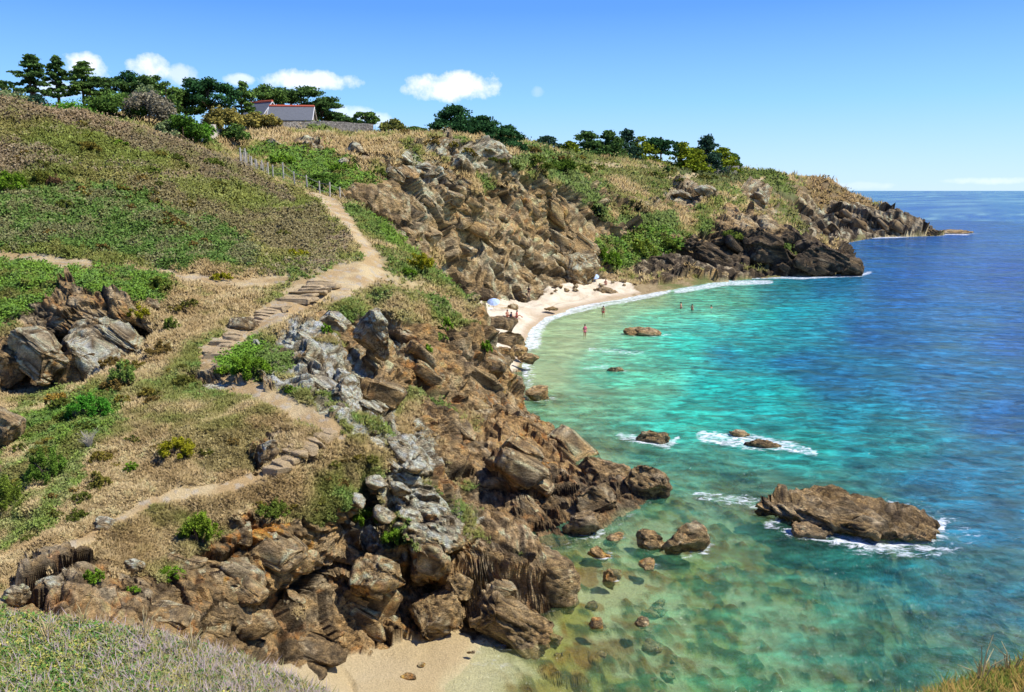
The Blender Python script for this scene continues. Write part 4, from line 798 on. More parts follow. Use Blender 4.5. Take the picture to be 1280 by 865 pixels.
# crags on the far cliff and plateau
for i, (a, b, c_, d_, lb) in enumerate([(505, 560, 196, 226, 'broad grey crag on the cliff top left of the dark cypresses'), (484, 520, 186, 206, 'grey ribbed crag at the left end of the cliff top'), (548, 592, 190, 218, 'pointed grey crag on the cliff top under the cypresses'), (470, 512, 208, 226, 'grey stone hump above the end of the fence'),
                                        (378, 404, 178, 192, 'grey rock in the turf below the garden wall'), (432, 458, 176, 192, 'dark grey rock in the turf, left of the ribbed crag'), (418, 446, 196, 208, 'low grey rock above the bright scrub'), (330, 352, 172, 182, 'small dark rock in the turf under the house'),
                                        (590, 640, 172, 190, 'long whitish ledge at the foot of the cypresses'), (835, 870, 236, 250, 'dark grey ledge on the slope of the dark headland'), (866, 900, 228, 248, 'grey crag beside the far footpath'), (938, 962, 240, 254, 'grey crag on the flank of the far headland')]):
    h_, n_ = cast((a+b)/2, d_)
    if h_: 
        dd = h_.y; R_('rock', lb, 'rock', a, b, c_, d_, d=dd, depth=.7, h=(d_-c_)*px(dd)*.95, seed=180+i, rough=.45, light=.6, tilt=.2, dark=.1)


def blocks(n, poly, d0, d1, s0, s1, label, group, seed, **kw):
    rg = np.random.default_rng(seed); us = [p[0] for p in poly]; vs = [p[1] for p in poly]; k = 0; tries = 0
    while k < n and tries < n*12:
        tries += 1; u_ = rg.uniform(min(us), max(us)); v_ = rg.uniform(min(vs), max(vs))
        if not in_poly(np.array([u_]), np.array([v_]), poly)[0]: continue
        q_, n_ = cast(u_, v_)
        if q_ is None or not (d0 < q_.y < d1) or q_.z < .2: continue
        s_ = rg.uniform(s0, s1)*px(q_.y); c_ = q_-n_*s_*.24; k += 1
        rock_obj('rock_block', label, 'rock', tuple(c_), (s_, s_*rg.uniform(.6, .9), s_*rg.uniform(.38, .6)), (rg.uniform(-.25, .1), rg.uniform(.35, .75), rg.uniform(-.5, .4)), seed*50+k, group, sub=4 if s1 > 30 else 3, cuts=5, box=1.5, rough=.3, bed=.6, **kw)
blocks(22, [(120, 720), (300, 670), (440, 650), (560, 660), (640, 700), (640, 780), (420, 800), (200, 780)], 20, 33, 34, 84, 'angular block jutting from the near cliff face', 'angular blocks of the near cliff', 11, orange=.3, light=.35)
blocks(24, [(440, 400), (560, 415), (620, 450), (700, 560), (700, 640), (560, 610), (470, 480)], 38, 64, 30, 78, 'angular ochre block set in the brown cliff', 'angular blocks of the brown cliff', 12, orange=.35, light=.25)
blocks(16, [(340, 420), (410, 410), (500, 530), (520, 600), (450, 600), (400, 500)], 26, 43, 22, 50, 'pale lichened block on the grey crag', 'pale blocks of the grey crag', 13, light=.9)
blocks(40, [(470, 230), (560, 200), (640, 210), (740, 270), (750, 340), (620, 350), (560, 320), (490, 270)], 90, 156, 16, 46, 'tan angular block on the far cliff face', 'angular blocks of the far cliff', 14, light=.25, orange=.2)
blocks(22, [(820, 320), (900, 290), (1000, 290), (1070, 325), (1000, 340), (830, 338)], 140, 200, 16, 44, 'black angular block of the dark cliff foot', 'black blocks of the dark cliff', 15, dark=1.)
blocks(18, [(990, 268), (1100, 268), (1160, 284), (1050, 296), (1000, 292)], 230, 345, 10, 24, 'dark brown block on the shore of the far headland', 'dark blocks of the far headland', 16, dark=.5)
fo_ = wfo.copy()
for (cx, cy, rx, ry, rz_, am) in FOAM:
    dx = WX[:, 0]-cx; dy = WX[:, 1]-cy; c_, s_ = math.cos(rz_), math.sin(rz_); ex = (dx*c_+dy*s_)/rx; ey = (-dx*s_+dy*c_)/ry; k_ = np.abs(dx)+np.abs(dy) < 4*(rx+ry)
    r_ = np.sqrt(ex**2+ey**2)[k_]; side = .45+.55*np.clip(ex[k_]*.6-ey[k_]*.5, -1, 1); wob = fbm(WX[k_]*.9, 3, 301)
    tail = np.exp(-((r_-1.02-.12*wob)/np.where(side > .5, .34, .16))**2)*np.clip(side, .12, 1)*am*1.25*(1+.5*wob); fo_[k_] = np.maximum(fo_[k_], tail)
sea.data.attributes['foam'].data.foreach_set('value', fo_.astype(np.float32))
# ------------------------------------------------------------------ steps
def ordinal(i): return ['first', 'second', 'third', 'fourth', 'fifth', 'sixth', 'seventh', 'eighth', 'ninth', 'tenth'][i]
def step(p, ax, w, run, th, seed, label, group):
    rg = np.random.default_rng(seed); a = math.atan2(ax[1], ax[0])+rg.uniform(-.16, .16); w *= rg.uniform(.8, 1.15)
    c = Vector(p)+Vector((-math.sin(a), math.cos(a), 0))*rg.uniform(-.1, .1)*w
    V, Fc, col, s0 = rock_mesh(c, (run, w, th), (rg.uniform(-.05, .05), rg.uniform(-.03, .03), a), seed, sub=4, cuts=3, rough=.16, light=.3, box=1.6)
    col = col*.1+.95*C(188, 164, 124)*(1+.12*fbm(V*5+seed, 3, 3))[:, None]
    return tag(mesh_obj('stone_step', V, Fc, M_ROCK, loc=c, attrs={'col': col, 'rock': np.full(len(V), .35), 'fine': np.full(len(V), 1.8)}), label, 'step', group)
def flight(p0, p1, n, w, nm, grp, s0, th=.34):
    d = (p1-p0); ax = d.normalized()
    for i in range(n):
        p = p0+d*((i+.5)/n); g = drop(p.x, p.y); p.z = max(g.z, p.z-.1)*.5+p.z*.5-th/2+.17
        step(p, (ax.x, ax.y), w*(1+.15*math.sin(i*2.3)), d.xy.length/n*1.45, th, s0+i, '%s stone step from the bottom of the %s' % (ordinal(i), nm), grp)
flight(W(342, 592, 28.0), W(412, 540, 30.5), 9, 1.1, 'lower flight beside the grassy knoll', 'stone steps of the lower flight', 300)
flight(W(268, 448, 37.6), W(300, 412, 41.6), 7, 1.25, 'middle flight left of the pale crag', 'stone steps of the middle flight', 320)
flight(W(306, 408, 42.2), W(352, 384, 45.6), 7, 1.3, 'upper flight behind the pale crag', 'stone steps of the upper flight', 340)
flight(W(366, 378, 46.6), W(408, 352, 51), 8, 1.9, 'broad pale flight below the path junction', 'stone steps below the path junction', 360)

# ------------------------------------------------------------------ foliage
def rand_rot(n, rg):
    q = rg.normal(size=(n, 4)); q /= np.linalg.norm(q, axis=1)[:, None]; w, x, y, z = q.T
    return np.stack([np.stack([1-2*(y*y+z*z), 2*(x*y-z*w), 2*(x*z+y*w)], 1), np.stack([2*(x*y+z*w), 1-2*(x*x+z*z), 2*(y*z-x*w)], 1), np.stack([2*(x*z-y*w), 2*(y*z+x*w), 1-2*(x*x+y*y)], 1)], 1)
LEAF = np.array([[-.5, 0, 0], [0, -.22, .05], [.5, 0, 0], [0, .22, .05]])
def leaves(cen, size, rg, col, flat=0., aspect=1.):
    n = len(cen); Rm = rand_rot(n, rg); q = LEAF*np.array([1, aspect, 1])
    V = np.einsum('nij,kj->nki', Rm, q)
    if flat: V[:, :, 2] *= (1-flat)
    V = V*np.reshape(size, (-1, 1, 1))+cen[:, None, :]
    return V.reshape(-1, 3), np.arange(4*n).reshape(-1, 4), np.repeat(col, 4, 0)
def clump_pts(n, c, r, rg, shell=.6):
    d = rg.normal(size=(n, 3)); d /= np.linalg.norm(d, axis=1)[:, None]
    rr = shell+(1-shell)*rg.random(n)**.7; rr *= 1+.12*rg.normal(size=n)
    return np.array(c)+d*rr[:, None]*np.array(r)
def skin_path(pts, rad, seg=7):
    pts = [Vector(p) for p in pts]; V = []; Fc = []
    for i, p in enumerate(pts):
        t = (pts[min(i+1, len(pts)-1)]-pts[max(i-1, 0)]).normalized(); a = t.orthogonal().normalized(); b = t.cross(a)
        for k in range(seg):
            an = 2*math.pi*k/seg; V.append(p+(a*math.cos(an)+b*math.sin(an))*rad[i])
    for i in range(len(pts)-1):
        for k in range(seg): Fc.append([i*seg+k, i*seg+(k+1) % seg, (i+1)*seg+(k+1) % seg, (i+1)*seg+k])
    Fc.append(list(range(seg))[::-1]); Fc.append([(len(pts)-1)*seg+k for k in range(seg)])
    return [tuple(v) for v in V], Fc
def join(parts):
    V = []; Fc = []
    for v, f in parts:
        o = len(V); V += v; Fc += [[i+o for i in q] for q in f]
    return V, Fc
def tree(u, vb, vt, wpx, d, kind, colr, label, group=None, name='pine_tree', seed=0, lean=0.):
    rg = np.random.default_rng(seed+int(u)*7); pt = W(u, vb, d); g = drop(pt.x, pt.y); base = Vector((pt.x, pt.y, min(g.z, pt.z)-.2))
    top = CAMZ+d*float(slope(vt)); H = top-base.z; Wd = wpx*px(d)*(1.7 if d > 200 else 1.7 if kind == 'cypress' else 1.42)
    root = empty(name, base, label, 'tree' if 'bush' not in kind else 'bush', group)
    col = np.array(colr, float); cl = []; limbs = []
    lf = px(d)*(2.1 if kind != 'cypress' else 2.1)
    if kind == 'pine':        # tall, open, tiers of foliage pads
        n = 44
        for i in range(n):
            t = .34+.64*i/(n-1); a = rg.random()*6.28; L_ = Wd*.62*(1.0-.97*((t-.34)/.66)**1.1)*rg.uniform(.15, 1.1); z = H*t
            z = H*(t+rg.uniform(-.03, .03)); c = np.array([math.cos(a)*L_*.75+lean*t*H+.05*Wd, math.sin(a)*L_*.75, z]); cl.append((c, (Wd*.12*rg.uniform(.6, 1.3), Wd*.12, H*.028*rg.uniform(.8, 1.4))))
            if i % 3 == 0: limbs.append(((lean*t*H*.8, 0, z-H*.06), tuple(c*.98)))
    elif kind == 'umbrella':
        n = 40
        for i in range(n):
            a = rg.random()*6.28; rr = rg.random()**.5; z = H*(.66+.30*math.sqrt(max(0, 1-rr*rr)))*rg.uniform(.82, 1.0) if i % 3 else H*rg.uniform(.42, .62)
            c = np.array([math.cos(a)*rr*Wd*.40+lean*H, math.sin(a)*rr*Wd*.40, z-H*.04]); cl.append((c, (Wd*.12*rg.uniform(.7, 1.4), Wd*.12, H*.065)))
            if i % 4 == 0: limbs.append(((lean*H*.4, 0, H*.35), tuple(c)))
    elif kind == 'cypress':    # wind-shaped, dense, upswept ragged tips
        n = 90
        for i in range(n):
            a = rg.random()*6.28; t = rg.random()**1.5; rr = (1-t)**.6*rg.random()**.5; z = H*(.06+.86*t)
            c = np.array([math.cos(a)*rr*Wd*.42, math.sin(a)*rr*Wd*.42, z]); cl.append((c, (Wd*.09*rg.uniform(.8, 1.5), Wd*.09, H*.08*rg.uniform(.8, 1.3))))
            if i % 8 == 0: limbs.append(((0, 0, z*.4), tuple(c)))
    else:                      # bush
        n = 20
        for i in range(n):
            a = rg.random()*6.28; rr = rg.random()**.5; z = H*(.22+.58*math.sqrt(max(0, 1-rr*rr))*rg.uniform(.6, 1))
            c = np.array([math.cos(a)*rr*Wd*.36, math.sin(a)*rr*Wd*.36, z]); cl.append((c, (Wd*.15*rg.uniform(.8, 1.3), Wd*.15, H*.2*rg.uniform(.7, 1.1))))
            if i % 5 == 0: limbs.append(((0, 0, 0), tuple(c)))
    N_ = int(np.clip(wpx*(vb-vt)*3.6, 1800, 11000)); wts = np.array([r[0]*r[2] for _, r in cl]); wts /= wts.sum()
    cs = []; cc = []
    for (c, r), w in zip(cl, wts):
        k = max(12, int(N_*w)); p = clump_pts(k, c, r, rg, .15); cs.append(p)
        s = (p[:, 2]-c[2])/r[2]; tone = rg.uniform(.75, 1.25)
        cc.append(np.tile(col, (k, 1))*tone*(1+.25*rg.normal(size=k))[:, None])
    cs = np.concatenate(cs); cc = np.clip(np.concatenate(cc), .008, .5)
    V, Fc, cv_ = leaves(cs, lf*rg.uniform(.7, 1.4, len(cs))*1.4, rg, cc, .2, 1.6)
    crown = mesh_obj('crown', V, Fc, M_LEAF, root, attrs={'col': cv_})
    r0 = max(.10, H*.026); parts = [skin_path([(0, 0, -.4), (lean*.2*H, .02*H, H*.3), (lean*.6*H, -.01*H, H*.6), (lean*H, 0, H*.9)], [r0*1.3, r0, r0*.7, r0*.25])]
    if 'bush' in kind: parts = [skin_path([(0, 0, -.3), (.02*H, 0, H*.3), (0, 0, H*.7)], [r0, r0*.7, r0*.3])]
    for a, b in limbs: parts.append(skin_path([a, ((a[0]+b[0])/2, (a[1]+b[1])/2, (a[2]+b[2])/2+.03*H), b], [r0*.5, r0*.35, r0*.15], 5))
    V, Fc = join(parts); mesh_obj('trunk', V, Fc, M_BARK, root)
    return root
DG_ = C(78, 104, 52); MG = C(98, 124, 58); BG = C(96, 140, 46); PG = C(128, 142, 92); TM = C(136, 128, 104); YG = C(128, 140, 40); CY = C(56, 90, 50); OL = C(120, 122, 60); YB = C(150, 138, 70); BL = C(58, 84, 62)
T1 = 'trees behind the left hill'
for a in [(40, 126, 70, 46, 118, 'pine', DG_, 'tall open pine with layered branches, leftmost on the hill crest', T1), (73, 124, 71, 30, 120, 'pine', DG_, 'slim pine beside the leftmost tall pine', T1), (104, 122, 79, 40, 121, 'pine', MG, 'open pine in front of the small white cloud', T1),
          (134, 120, 92, 44, 122, 'umbrella', DG_, 'flat topped pine right of the small white cloud', T1), (160, 112, 84, 30, 125, 'umbrella', CY, 'ragged dark pine with a bent top behind the tamarisk', T1), (186, 122, 88, 34, 125, 'umbrella', DG_, 'dark pine between two small clouds', T1),
          (208, 128, 100, 38, 122, 'umbrella', MG, 'rounded green pine sloping down towards the house', T1), (262, 136, 93, 58, 130, 'umbrella', CY, 'large dense dark round pine left of the house', T1), (302, 134, 102, 30, 135, 'pine', MG, 'open pine whose trunk shows left of the house', T1),
          (331, 134, 101, 42, 150, 'umbrella', MG, 'umbrella pine rising behind the house roof', T1), (378, 150, 104, 66, 156, 'umbrella', DG_, 'broad umbrella pine right behind the house', T1), (402, 156, 124, 50, 154, 'umbrella', DG_, 'low spreading pine at the right end of the house', T1),
          (5, 120, 96, 24, 122, 'umbrella', DG_, 'dark pine top at the left edge of the view', T1), (430, 158, 144, 26, 150, 'umbrella', DG_, 'low dark pine above the garden wall', T1), (456, 158, 137, 28, 142, 'umbrella', MG, 'small lone pine with a round open crown', T1),
          (232, 140, 112, 36, 128, 'umbrella', MG, 'green pine left of the large dense dark one', T1)]:
    tree(*a)
T2 = 'bushes along the hill crest'
for a in [(146, 150, 111, 66, 104, 'bush', C(92, 120, 52), 'broad green bush left of the grey tamarisk', T2, 'bush'), (186, 152, 108, 50, 103, 'bush', TM, 'feathery grey tamarisk bush', T2, 'tamarisk_bush'), (84, 136, 121, 58, 86, 'bush', BG, 'flat bright green bush on the hill crest', T2, 'bush'),
          (12, 124, 106, 34, 90, 'bush', PG, 'pale grey green bush near the left edge', T2, 'bush'), (44, 130, 115, 32, 92, 'bush', BL, 'bluish green bush under the tall pines', T2, 'bush'), (206, 162, 145, 24, 95, 'bush', PG, 'small pale round bush under the tamarisk', T2, 'bush'),
          (228, 168, 132, 40, 97, 'bush', C(80, 112, 40), 'green bush right of the tamarisk', T2, 'bush'), (250, 172, 148, 34, 99, 'bush', BG, 'bright green bush above the white wall', T2, 'bush'), (282, 166, 127, 40, 108, 'bush', YB, 'yellowish bush left of the house', T2, 'bush'),
          (297, 168, 152, 30, 107, 'bush', MG, 'low dark green bush below the yellowish one', T2, 'bush'), (318, 162, 136, 26, 126, 'bush', YB, 'golden bush in front of the left roof', T2, 'bush'), (338, 160, 138, 22, 126, 'bush', YB, 'golden bush between the two roofs', T2, 'bush'),
          (491, 164, 146, 26, 136, 'bush', OL, 'lone olive bush on the skyline', T2, 'bush'), (518, 164, 158, 26, 140, 'bush', MG, 'low green bush right of the lone olive one', T2, 'bush'), (180, 112, 96, 24, 110, 'bush', PG, 'pale bush top above the tamarisk', T2, 'bush')]:
    tree(*a)
T3 = 'dark cypresses on the cliff top'
for a in [(568, 180, 131, 62, 136, 'cypress', CY, 'tallest dark cypress at the left of its clump', T3, 'cypress_tree'), (604, 184, 144, 62, 138, 'cypress', CY, 'middle dark cypress of the cliff top clump', T3, 'cypress_tree'), (634, 187, 156, 44, 140, 'cypress', CY, 'lowest dark cypress at the right of its clump', T3, 'cypress_tree')]:
    tree(*a)
T4 = 'trees along the far skyline'
for a in [(684, 190, 169, 36, 225, 'cypress', BL, 'grey green tree at the left end of the far tree line', T4, 'conifer_tree'), (712, 190, 176, 18, 222, 'cypress', YG, 'small yellow green tree beside the grey green one', T4, 'conifer_tree'), (732, 193, 163, 40, 238, 'cypress', DG_, 'dark tree starting the dense part of the far tree line', T4, 'conifer_tree'),
          (760, 194, 162, 40, 242, 'cypress', DG_, 'dark tree in the middle of the dense part of the far tree line', T4, 'conifer_tree'), (782, 194, 160, 34, 246, 'cypress', BL, 'bluish dark tree forming the highest point of the far tree line', T4, 'conifer_tree'), (802, 195, 170, 34, 248, 'cypress', YG, 'yellowish tree right of the highest bluish one', T4, 'conifer_tree'),
          (826, 198, 168, 28, 252, 'umbrella', CY, 'dark round tree right of the yellowish one', T4, 'conifer_tree'), (852, 203, 177, 36, 260, 'cypress', YG, 'yellow green tree left of the small spire', T4, 'conifer_tree'), (882, 206, 168, 34, 268, 'cypress', BL, 'conifer with a small spire near the end of the tree line', T4, 'conifer_tree'),
          (902, 209, 183, 36, 275, 'cypress', YG, 'last yellow green tree at the right end of the tree line', T4, 'conifer_tree'), (870, 206, 184, 30, 262, 'cypress', YG, 'low yellow green tree below the small spire', T4, 'conifer_tree'), (918, 210, 192, 18, 282, 'cypress', DG_, 'small dark tree closing the tree line', T4, 'conifer_tree')]:
    tree(*a)
T5 = 'bushes on the slopes'
def bush(u, vb, vt, wpx, colr, label, group=T5, dens=1.):
    p, n = cast(u, vb-1)
    if p is None: print('bush misses', u, vb); return
    colr = np.array(colr)*np.array([1.3, 1.0, .8])*.95
    d = p.y; H = (vb-vt)*px(d)*1.1; Wd = wpx*px(d)*1.05; rg = np.random.default_rng(int(u*13+vb)); col = np.array(colr)
    N_ = int(np.clip(wpx*(vb-vt)*3.2, 300, 7000)); c0 = []
    K = 30; H *= .85
    for i in range(K):
        a = rg.random()*6.28; rr = rg.random()**.5; s_ = rg.uniform(.5, 1.3); c0.append(((math.cos(a)*rr*Wd*.5, math.sin(a)*rr*Wd*.42, H*(.08+.62*math.sqrt(1-rr*rr)*rg.uniform(.3, 1.2))), (Wd*.11*s_, Wd*.11*s_, H*.17*s_)))
    cs = np.concatenate([clump_pts(N_//K, c, r, rg, .15) for c, r in c0]); tone = np.repeat(rg.uniform(.75, 1.3, K), N_//K)
    cc = np.clip(col[None]*tone[:, None]*(1+.25*rg.normal(size=len(cs)))[:, None], .01, .5)
    V, Fc, cv_ = leaves(cs, px(d)*rg.uniform(1.2, 2.6, len(cs))*1.4, rg, cc, .1, 1.2)
    root = empty('bush', p+Vector((0, 0, -.05)), label, 'bush', group); mesh_obj('crown', V, Fc, M_LEAF, root, attrs={'col': cv_})
    V, Fc = join([skin_path([(0, 0, -.2), (c[0]*.4, c[1]*.4, c[2]*.5), tuple(c)], [H*.03+.01, H*.02+.006, .006], 5) for c, r in c0[:6]]); mesh_obj('stems', V, Fc, M_BARK, root)
for a in [(14, 240, 208, 40, BG, 'bright green rounded bush at the left edge of the hill'), (53, 232, 206, 20, C(96, 110, 50), 'small olive bush right of the bright green rounded one'), (69, 232, 215, 16, C(92, 80, 62), 'small brown bush on the hill'), (148, 182, 174, 22, BG, 'flat bright green bush high on the hill'),
          (101, 158, 150, 16, OL, 'small olive bush under the purple heather band'), (194, 219, 206, 14, MG, 'dark green tuft above the heather patch'), (265, 208, 196, 24, MG, 'green bush near the right of the hill crest'), (108, 172, 164, 20, C(104, 124, 52), 'low green bush left of the flat bright green one'),
          (113, 520, 482, 50, C(70, 138, 50), 'fine leaved bright green bush below the left outcrop'), (155, 480, 440, 34, C(104, 140, 72), 'pale green feathery bush in the shadow edge of the outcrop'), (70, 505, 484, 26, YB, 'yellowish bush in front of the outcrop shadow'),
          (222, 570, 536, 44, YG, 'yellow green leafy bush casting a dark shadow'), (165, 588, 572, 18, BG, 'small bright green plant below the dry slope'), (312, 470, 430, 46, BG, 'bright green mat left of the pale crag'), (285, 466, 452, 30, BG, 'trailing green mat at the foot of the pale crag mat'),
          (278, 350, 338, 26, YG, 'yellow green bush above the middle path'), (200, 362, 340, 34, C(90, 112, 50), 'green bush above the small brown ledge'), (172, 398, 372, 26, YG, 'yellow leafed bush behind the rightmost slab'), (216, 414, 388, 20, MG, 'green bush alone in the dry grass'), (225, 388, 376, 26, OL, 'olive bush in the dry grass above the lone green one'),
          (118, 768-40, 702, 26, BG, 'green plant under the pale layered rock'), (250, 680, 622, 50, C(104, 140, 50), 'leafy green bush beside the grassy mound'), (215, 722, 702, 34, BG, 'bright green plant under the grassy mound'), (165, 740, 728, 18, BG, 'small green sprig on the near cliff'),
          (340, 645, 618, 40, C(96, 124, 56), 'green bush on the front of the knoll'), (455, 652, 622, 34, BG, 'bright green tuft among the whitish blocks'), (495, 680, 648, 34, BG, 'bright green tuft below the whitish blocks'), (468, 420-4, 394, 14, BG, 'green tuft at the lichen stripe'), (408, 418, 400, 14, BG, 'green tuft on the crown of the pale crag'),
          (363, 490, 478, 14, BG, 'green tuft under the pale crag'), (556, 412, 392, 20, BG, 'green tuft on the brown cliff top'), (606, 440, 420, 16, BG, 'green tuft low on the spur end'), (550, 425, 412, 18, C(96, 128, 60), 'pale green tuft on the brown cliff'), (535, 440, 428, 12, BG, 'small green plant in the brown cliff'),
          (525, 340, 310, 34, YG, 'yellow green bush hanging on the spur edge'), (372, 322, 308, 28, YG, 'yellow green bush near the end of the heather'), (510, 345, 330, 20, BG, 'green plant on the dark rock behind the spur'),
          (760, 335, 305, 30, BG, 'bright bush at the foot of the far cliff gully'), (800, 318, 292, 36, C(104, 132, 52), 'green bush in the middle of the gully'), (832, 312, 296, 28, C(92, 120, 50), 'green bush right of the gully middle'), (780, 300, 284, 24, MG, 'darker bush under the reeds'), (915, 300, 285, 26, MG, 'bush on the dark cliff top'),
          (670, 214, 192, 40, MG, 'dark green bush at the left of the far scrub row'), (700, 214, 194, 36, C(72, 104, 40), 'green bush in the far scrub row'), (726, 218, 202, 28, MG, 'green bush at the right of the far scrub row'), (745, 212, 204, 18, C(88, 110, 50), 'small bush on the dry far slope'), (816, 222, 214, 26, MG, 'low bush beside the far path'), (833, 218, 206, 8, CY, 'narrow dark bush at the far path bend'),
          (658, 190, 181, 30, C(110, 124, 60), 'yellowish bush behind the far scrub row'), (350, 205, 190, 34, BG, 'bright scrub bush left below the garden wall'), (400, 232, 212, 60, C(70, 106, 46), 'broad dark green bush behind the fence'), (425, 215, 202, 30, BG, 'bright bush above the fence end'), (470, 225-4, 206, 28, MG, 'green bush on the edge of the far cliff'),
          (0, 640, 560, 60, C(92, 120, 50), 'tall grassy green bush at the left edge'), (60, 600, 545, 50, C(84, 124, 52), 'green grassy bush in the hollow'), (125, 610, 580, 26, C(104, 112, 56), 'olive bush in the hollow beside the pale stems')]:
    bush(*a)

rgb = np.random.default_rng(21)
OB = [OL*.9, C(96, 108, 54), C(110, 104, 62), C(84, 104, 48), C(124, 118, 70)]
def spread(n, poly, s0, s1, label, group):
    us = [p[0] for p in poly]; vs = [p[1] for p in poly]; k = 0
    for _ in range(n*10):
        if k >= n: break
        u_ = rgb.uniform(min(us), max(us)); v_ = rgb.uniform(min(vs), max(vs))
        if not in_poly(np.array([u_]), np.array([v_]), poly)[0]: continue
        if stroke(np.array([u_]), np.array([v_]), [(0, 752, 40), (180, 632, 36), (338, 597, 36), (422, 545, 50), (330, 492, 60), (262, 457, 60), (345, 390, 60), (460, 348, 60)])[0] > .2: continue
        s_ = rgb.uniform(s0, s1)*rgb.uniform(.6, 1.); bush(u_, v_, v_-s_*.6, s_, OB[rgb.integers(5)], label, group); k += 1
spread(42, [(10, 500), (120, 470), (200, 400), (240, 380), (260, 520), (330, 540), (300, 590), (100, 660), (0, 690)], 16, 38, 'low olive bush scattered on the dry lower slope', 'low bushes on the dry lower slope')
spread(14, [(390, 560), (470, 560), (490, 590), (420, 640), (310, 650), (150, 700), (130, 680), (300, 620)], 14, 32, 'low olive bush on the grassy knoll', 'low bushes on the grassy knoll')
spread(40, [(0, 150), (200, 190), (330, 240), (410, 320), (0, 310)], 12, 30, 'low bush scattered on the upper hill', 'low bushes on the upper hill')
spread(26, [(430, 180), (660, 215), (760, 215), (900, 235), (960, 240), (900, 212), (700, 195), (500, 168)], 10, 24, 'low bush on the cliff top plateau', 'low bushes on the plateau')
# ------------------------------------------------------------------ scatter (uncountable cover)
AU = uu.reshape(NU, NR); AVv = vv.reshape(NU, NR)
dU = np.gradient(AU, axis=0)*np.gradient(AVv, axis=1)-np.gradient(AU, axis=1)*np.gradient(AVv, axis=0)
area = np.clip(np.abs(dU.ravel()), 0, 12); inview = (uu > -120) & (uu < 1400) & (vv > 60) & (vv < 960) & (ND < 330)
def pick(wt, n):
    wt = np.where(inview, wt, 0); cdf = np.cumsum(wt); ix = np.searchsorted(cdf, RNG.random(n)*cdf[-1]); ix = np.clip(ix, NR+1, len(uu)-NR-2)
    a, b = RNG.random((2, n)); nb1 = ix+NR; nb2 = ix+1
    p = VD[ix]+(VD[nb1]-VD[ix])*a[:, None]+(VD[nb2]-VD[ix])*b[:, None]
    return ix, p
def tufts(name, label, cat, ix, p, h, wd_, nb_, spread, colr, rg):
    n = len(ix); m = n*nb_; base = np.repeat(p, nb_, 0); hh = np.repeat(h, nb_)*rg.uniform(.5, 1.25, m); ww = np.repeat(wd_, nb_)
    a = rg.random(m)*6.283; tilt = rg.random(m)*spread; dirx = np.stack([np.cos(a)*tilt, np.sin(a)*tilt, np.ones(m)], 1); dirx /= np.linalg.norm(dirx, axis=1)[:, None]
    side = np.stack([-np.sin(a+rg.normal(size=m)), np.cos(a), 0*a], 1); side /= np.linalg.norm(side, axis=1)[:, None]+1e-9
    base = base+side*(rg.normal(size=m)*np.repeat(h, nb_)*.35)[:, None]; base[:, 2] -= .04*hh
    b2 = dirx+np.stack([np.cos(a), np.sin(a), 0*a-.3], 1)*.35*spread
    V = np.stack([base-side*ww[:, None]*.5, base+side*ww[:, None]*.5, base+b2*(hh*.55)[:, None]+side*ww[:, None]*.4, base+b2*hh[:, None]], 1).reshape(-1, 3)
    cc = np.repeat(np.clip(np.repeat(colr, nb_, 0)*rg.uniform(.88, 1.15, m)[:, None], .01, .62), 4, 0)
    return tag(mesh_obj(name, V, np.arange(4*m).reshape(-1, 4), M_COVER, attrs={'col': cc}), label, cat, kind='stuff')
def clumps(name, label, cat, ix, p, r, ls, k, colr, rg):
    n = len(ix); m = n*k; d = rg.normal(size=(m, 3)); d /= np.linalg.norm(d, axis=1)[:, None]; d[:, 2] = np.abs(d[:, 2])*.8
    R2 = np.repeat(r, k); cen = np.repeat(p, k, 0)+d*(R2*rg.uniform(.4, 1.1, m))[:, None]
    cc = np.clip(np.repeat(colr*rg.uniform(.75, 1.25, n)[:, None], k, 0)*rg.uniform(.78, 1.22, m)[:, None], .01, .6)
    V, Fc, cv_ = leaves(cen, np.repeat(ls, k)*rg.uniform(.7, 1.4, m), rg, cc, .1, 1.5)
    return tag(mesh_obj(name, V, Fc, M_COVER, attrs={'col': cv_}), label, cat, kind='stuff')
far = ND > 12
isheath = ((np.abs(vc-hea).sum(1) < .16) & (ND > 45) & (ND < 92))
wt = cover*area*far*(1-leafy)
ix, p = pick(wt*(1-.7*isheath), 120000); dd = np.clip(ND[ix], 12, 400)
tufts('dry_grass', 'dry straw coloured grass covering the slopes', 'grass', ix, p, px(dd)*5.5*RNG.uniform(.6, 1.3, len(ix)), px(dd)*1.3, 9, .9, vc[ix]*1.15, RNG)
ix, p = pick(cover*area*far*leafy, 34000); dd = ND[ix]
clumps('green_scrub', 'green scrub and ground cover on the slopes', 'scrub', ix, p, px(dd)*4.5*RNG.lognormal(0, .45, len(ix)), px(dd)*2.8, 18, vc[ix]*1.1, RNG)
ix, p = pick(cover*area*far*isheath, 14000); dd = ND[ix]
clumps('heather', 'faded purple brown heather on the upper left hill', 'heather', ix, p, px(dd)*4.5*RNG.lognormal(0, .4, len(ix)), px(dd)*2.6, 14, vc[ix]*1.1, RNG)
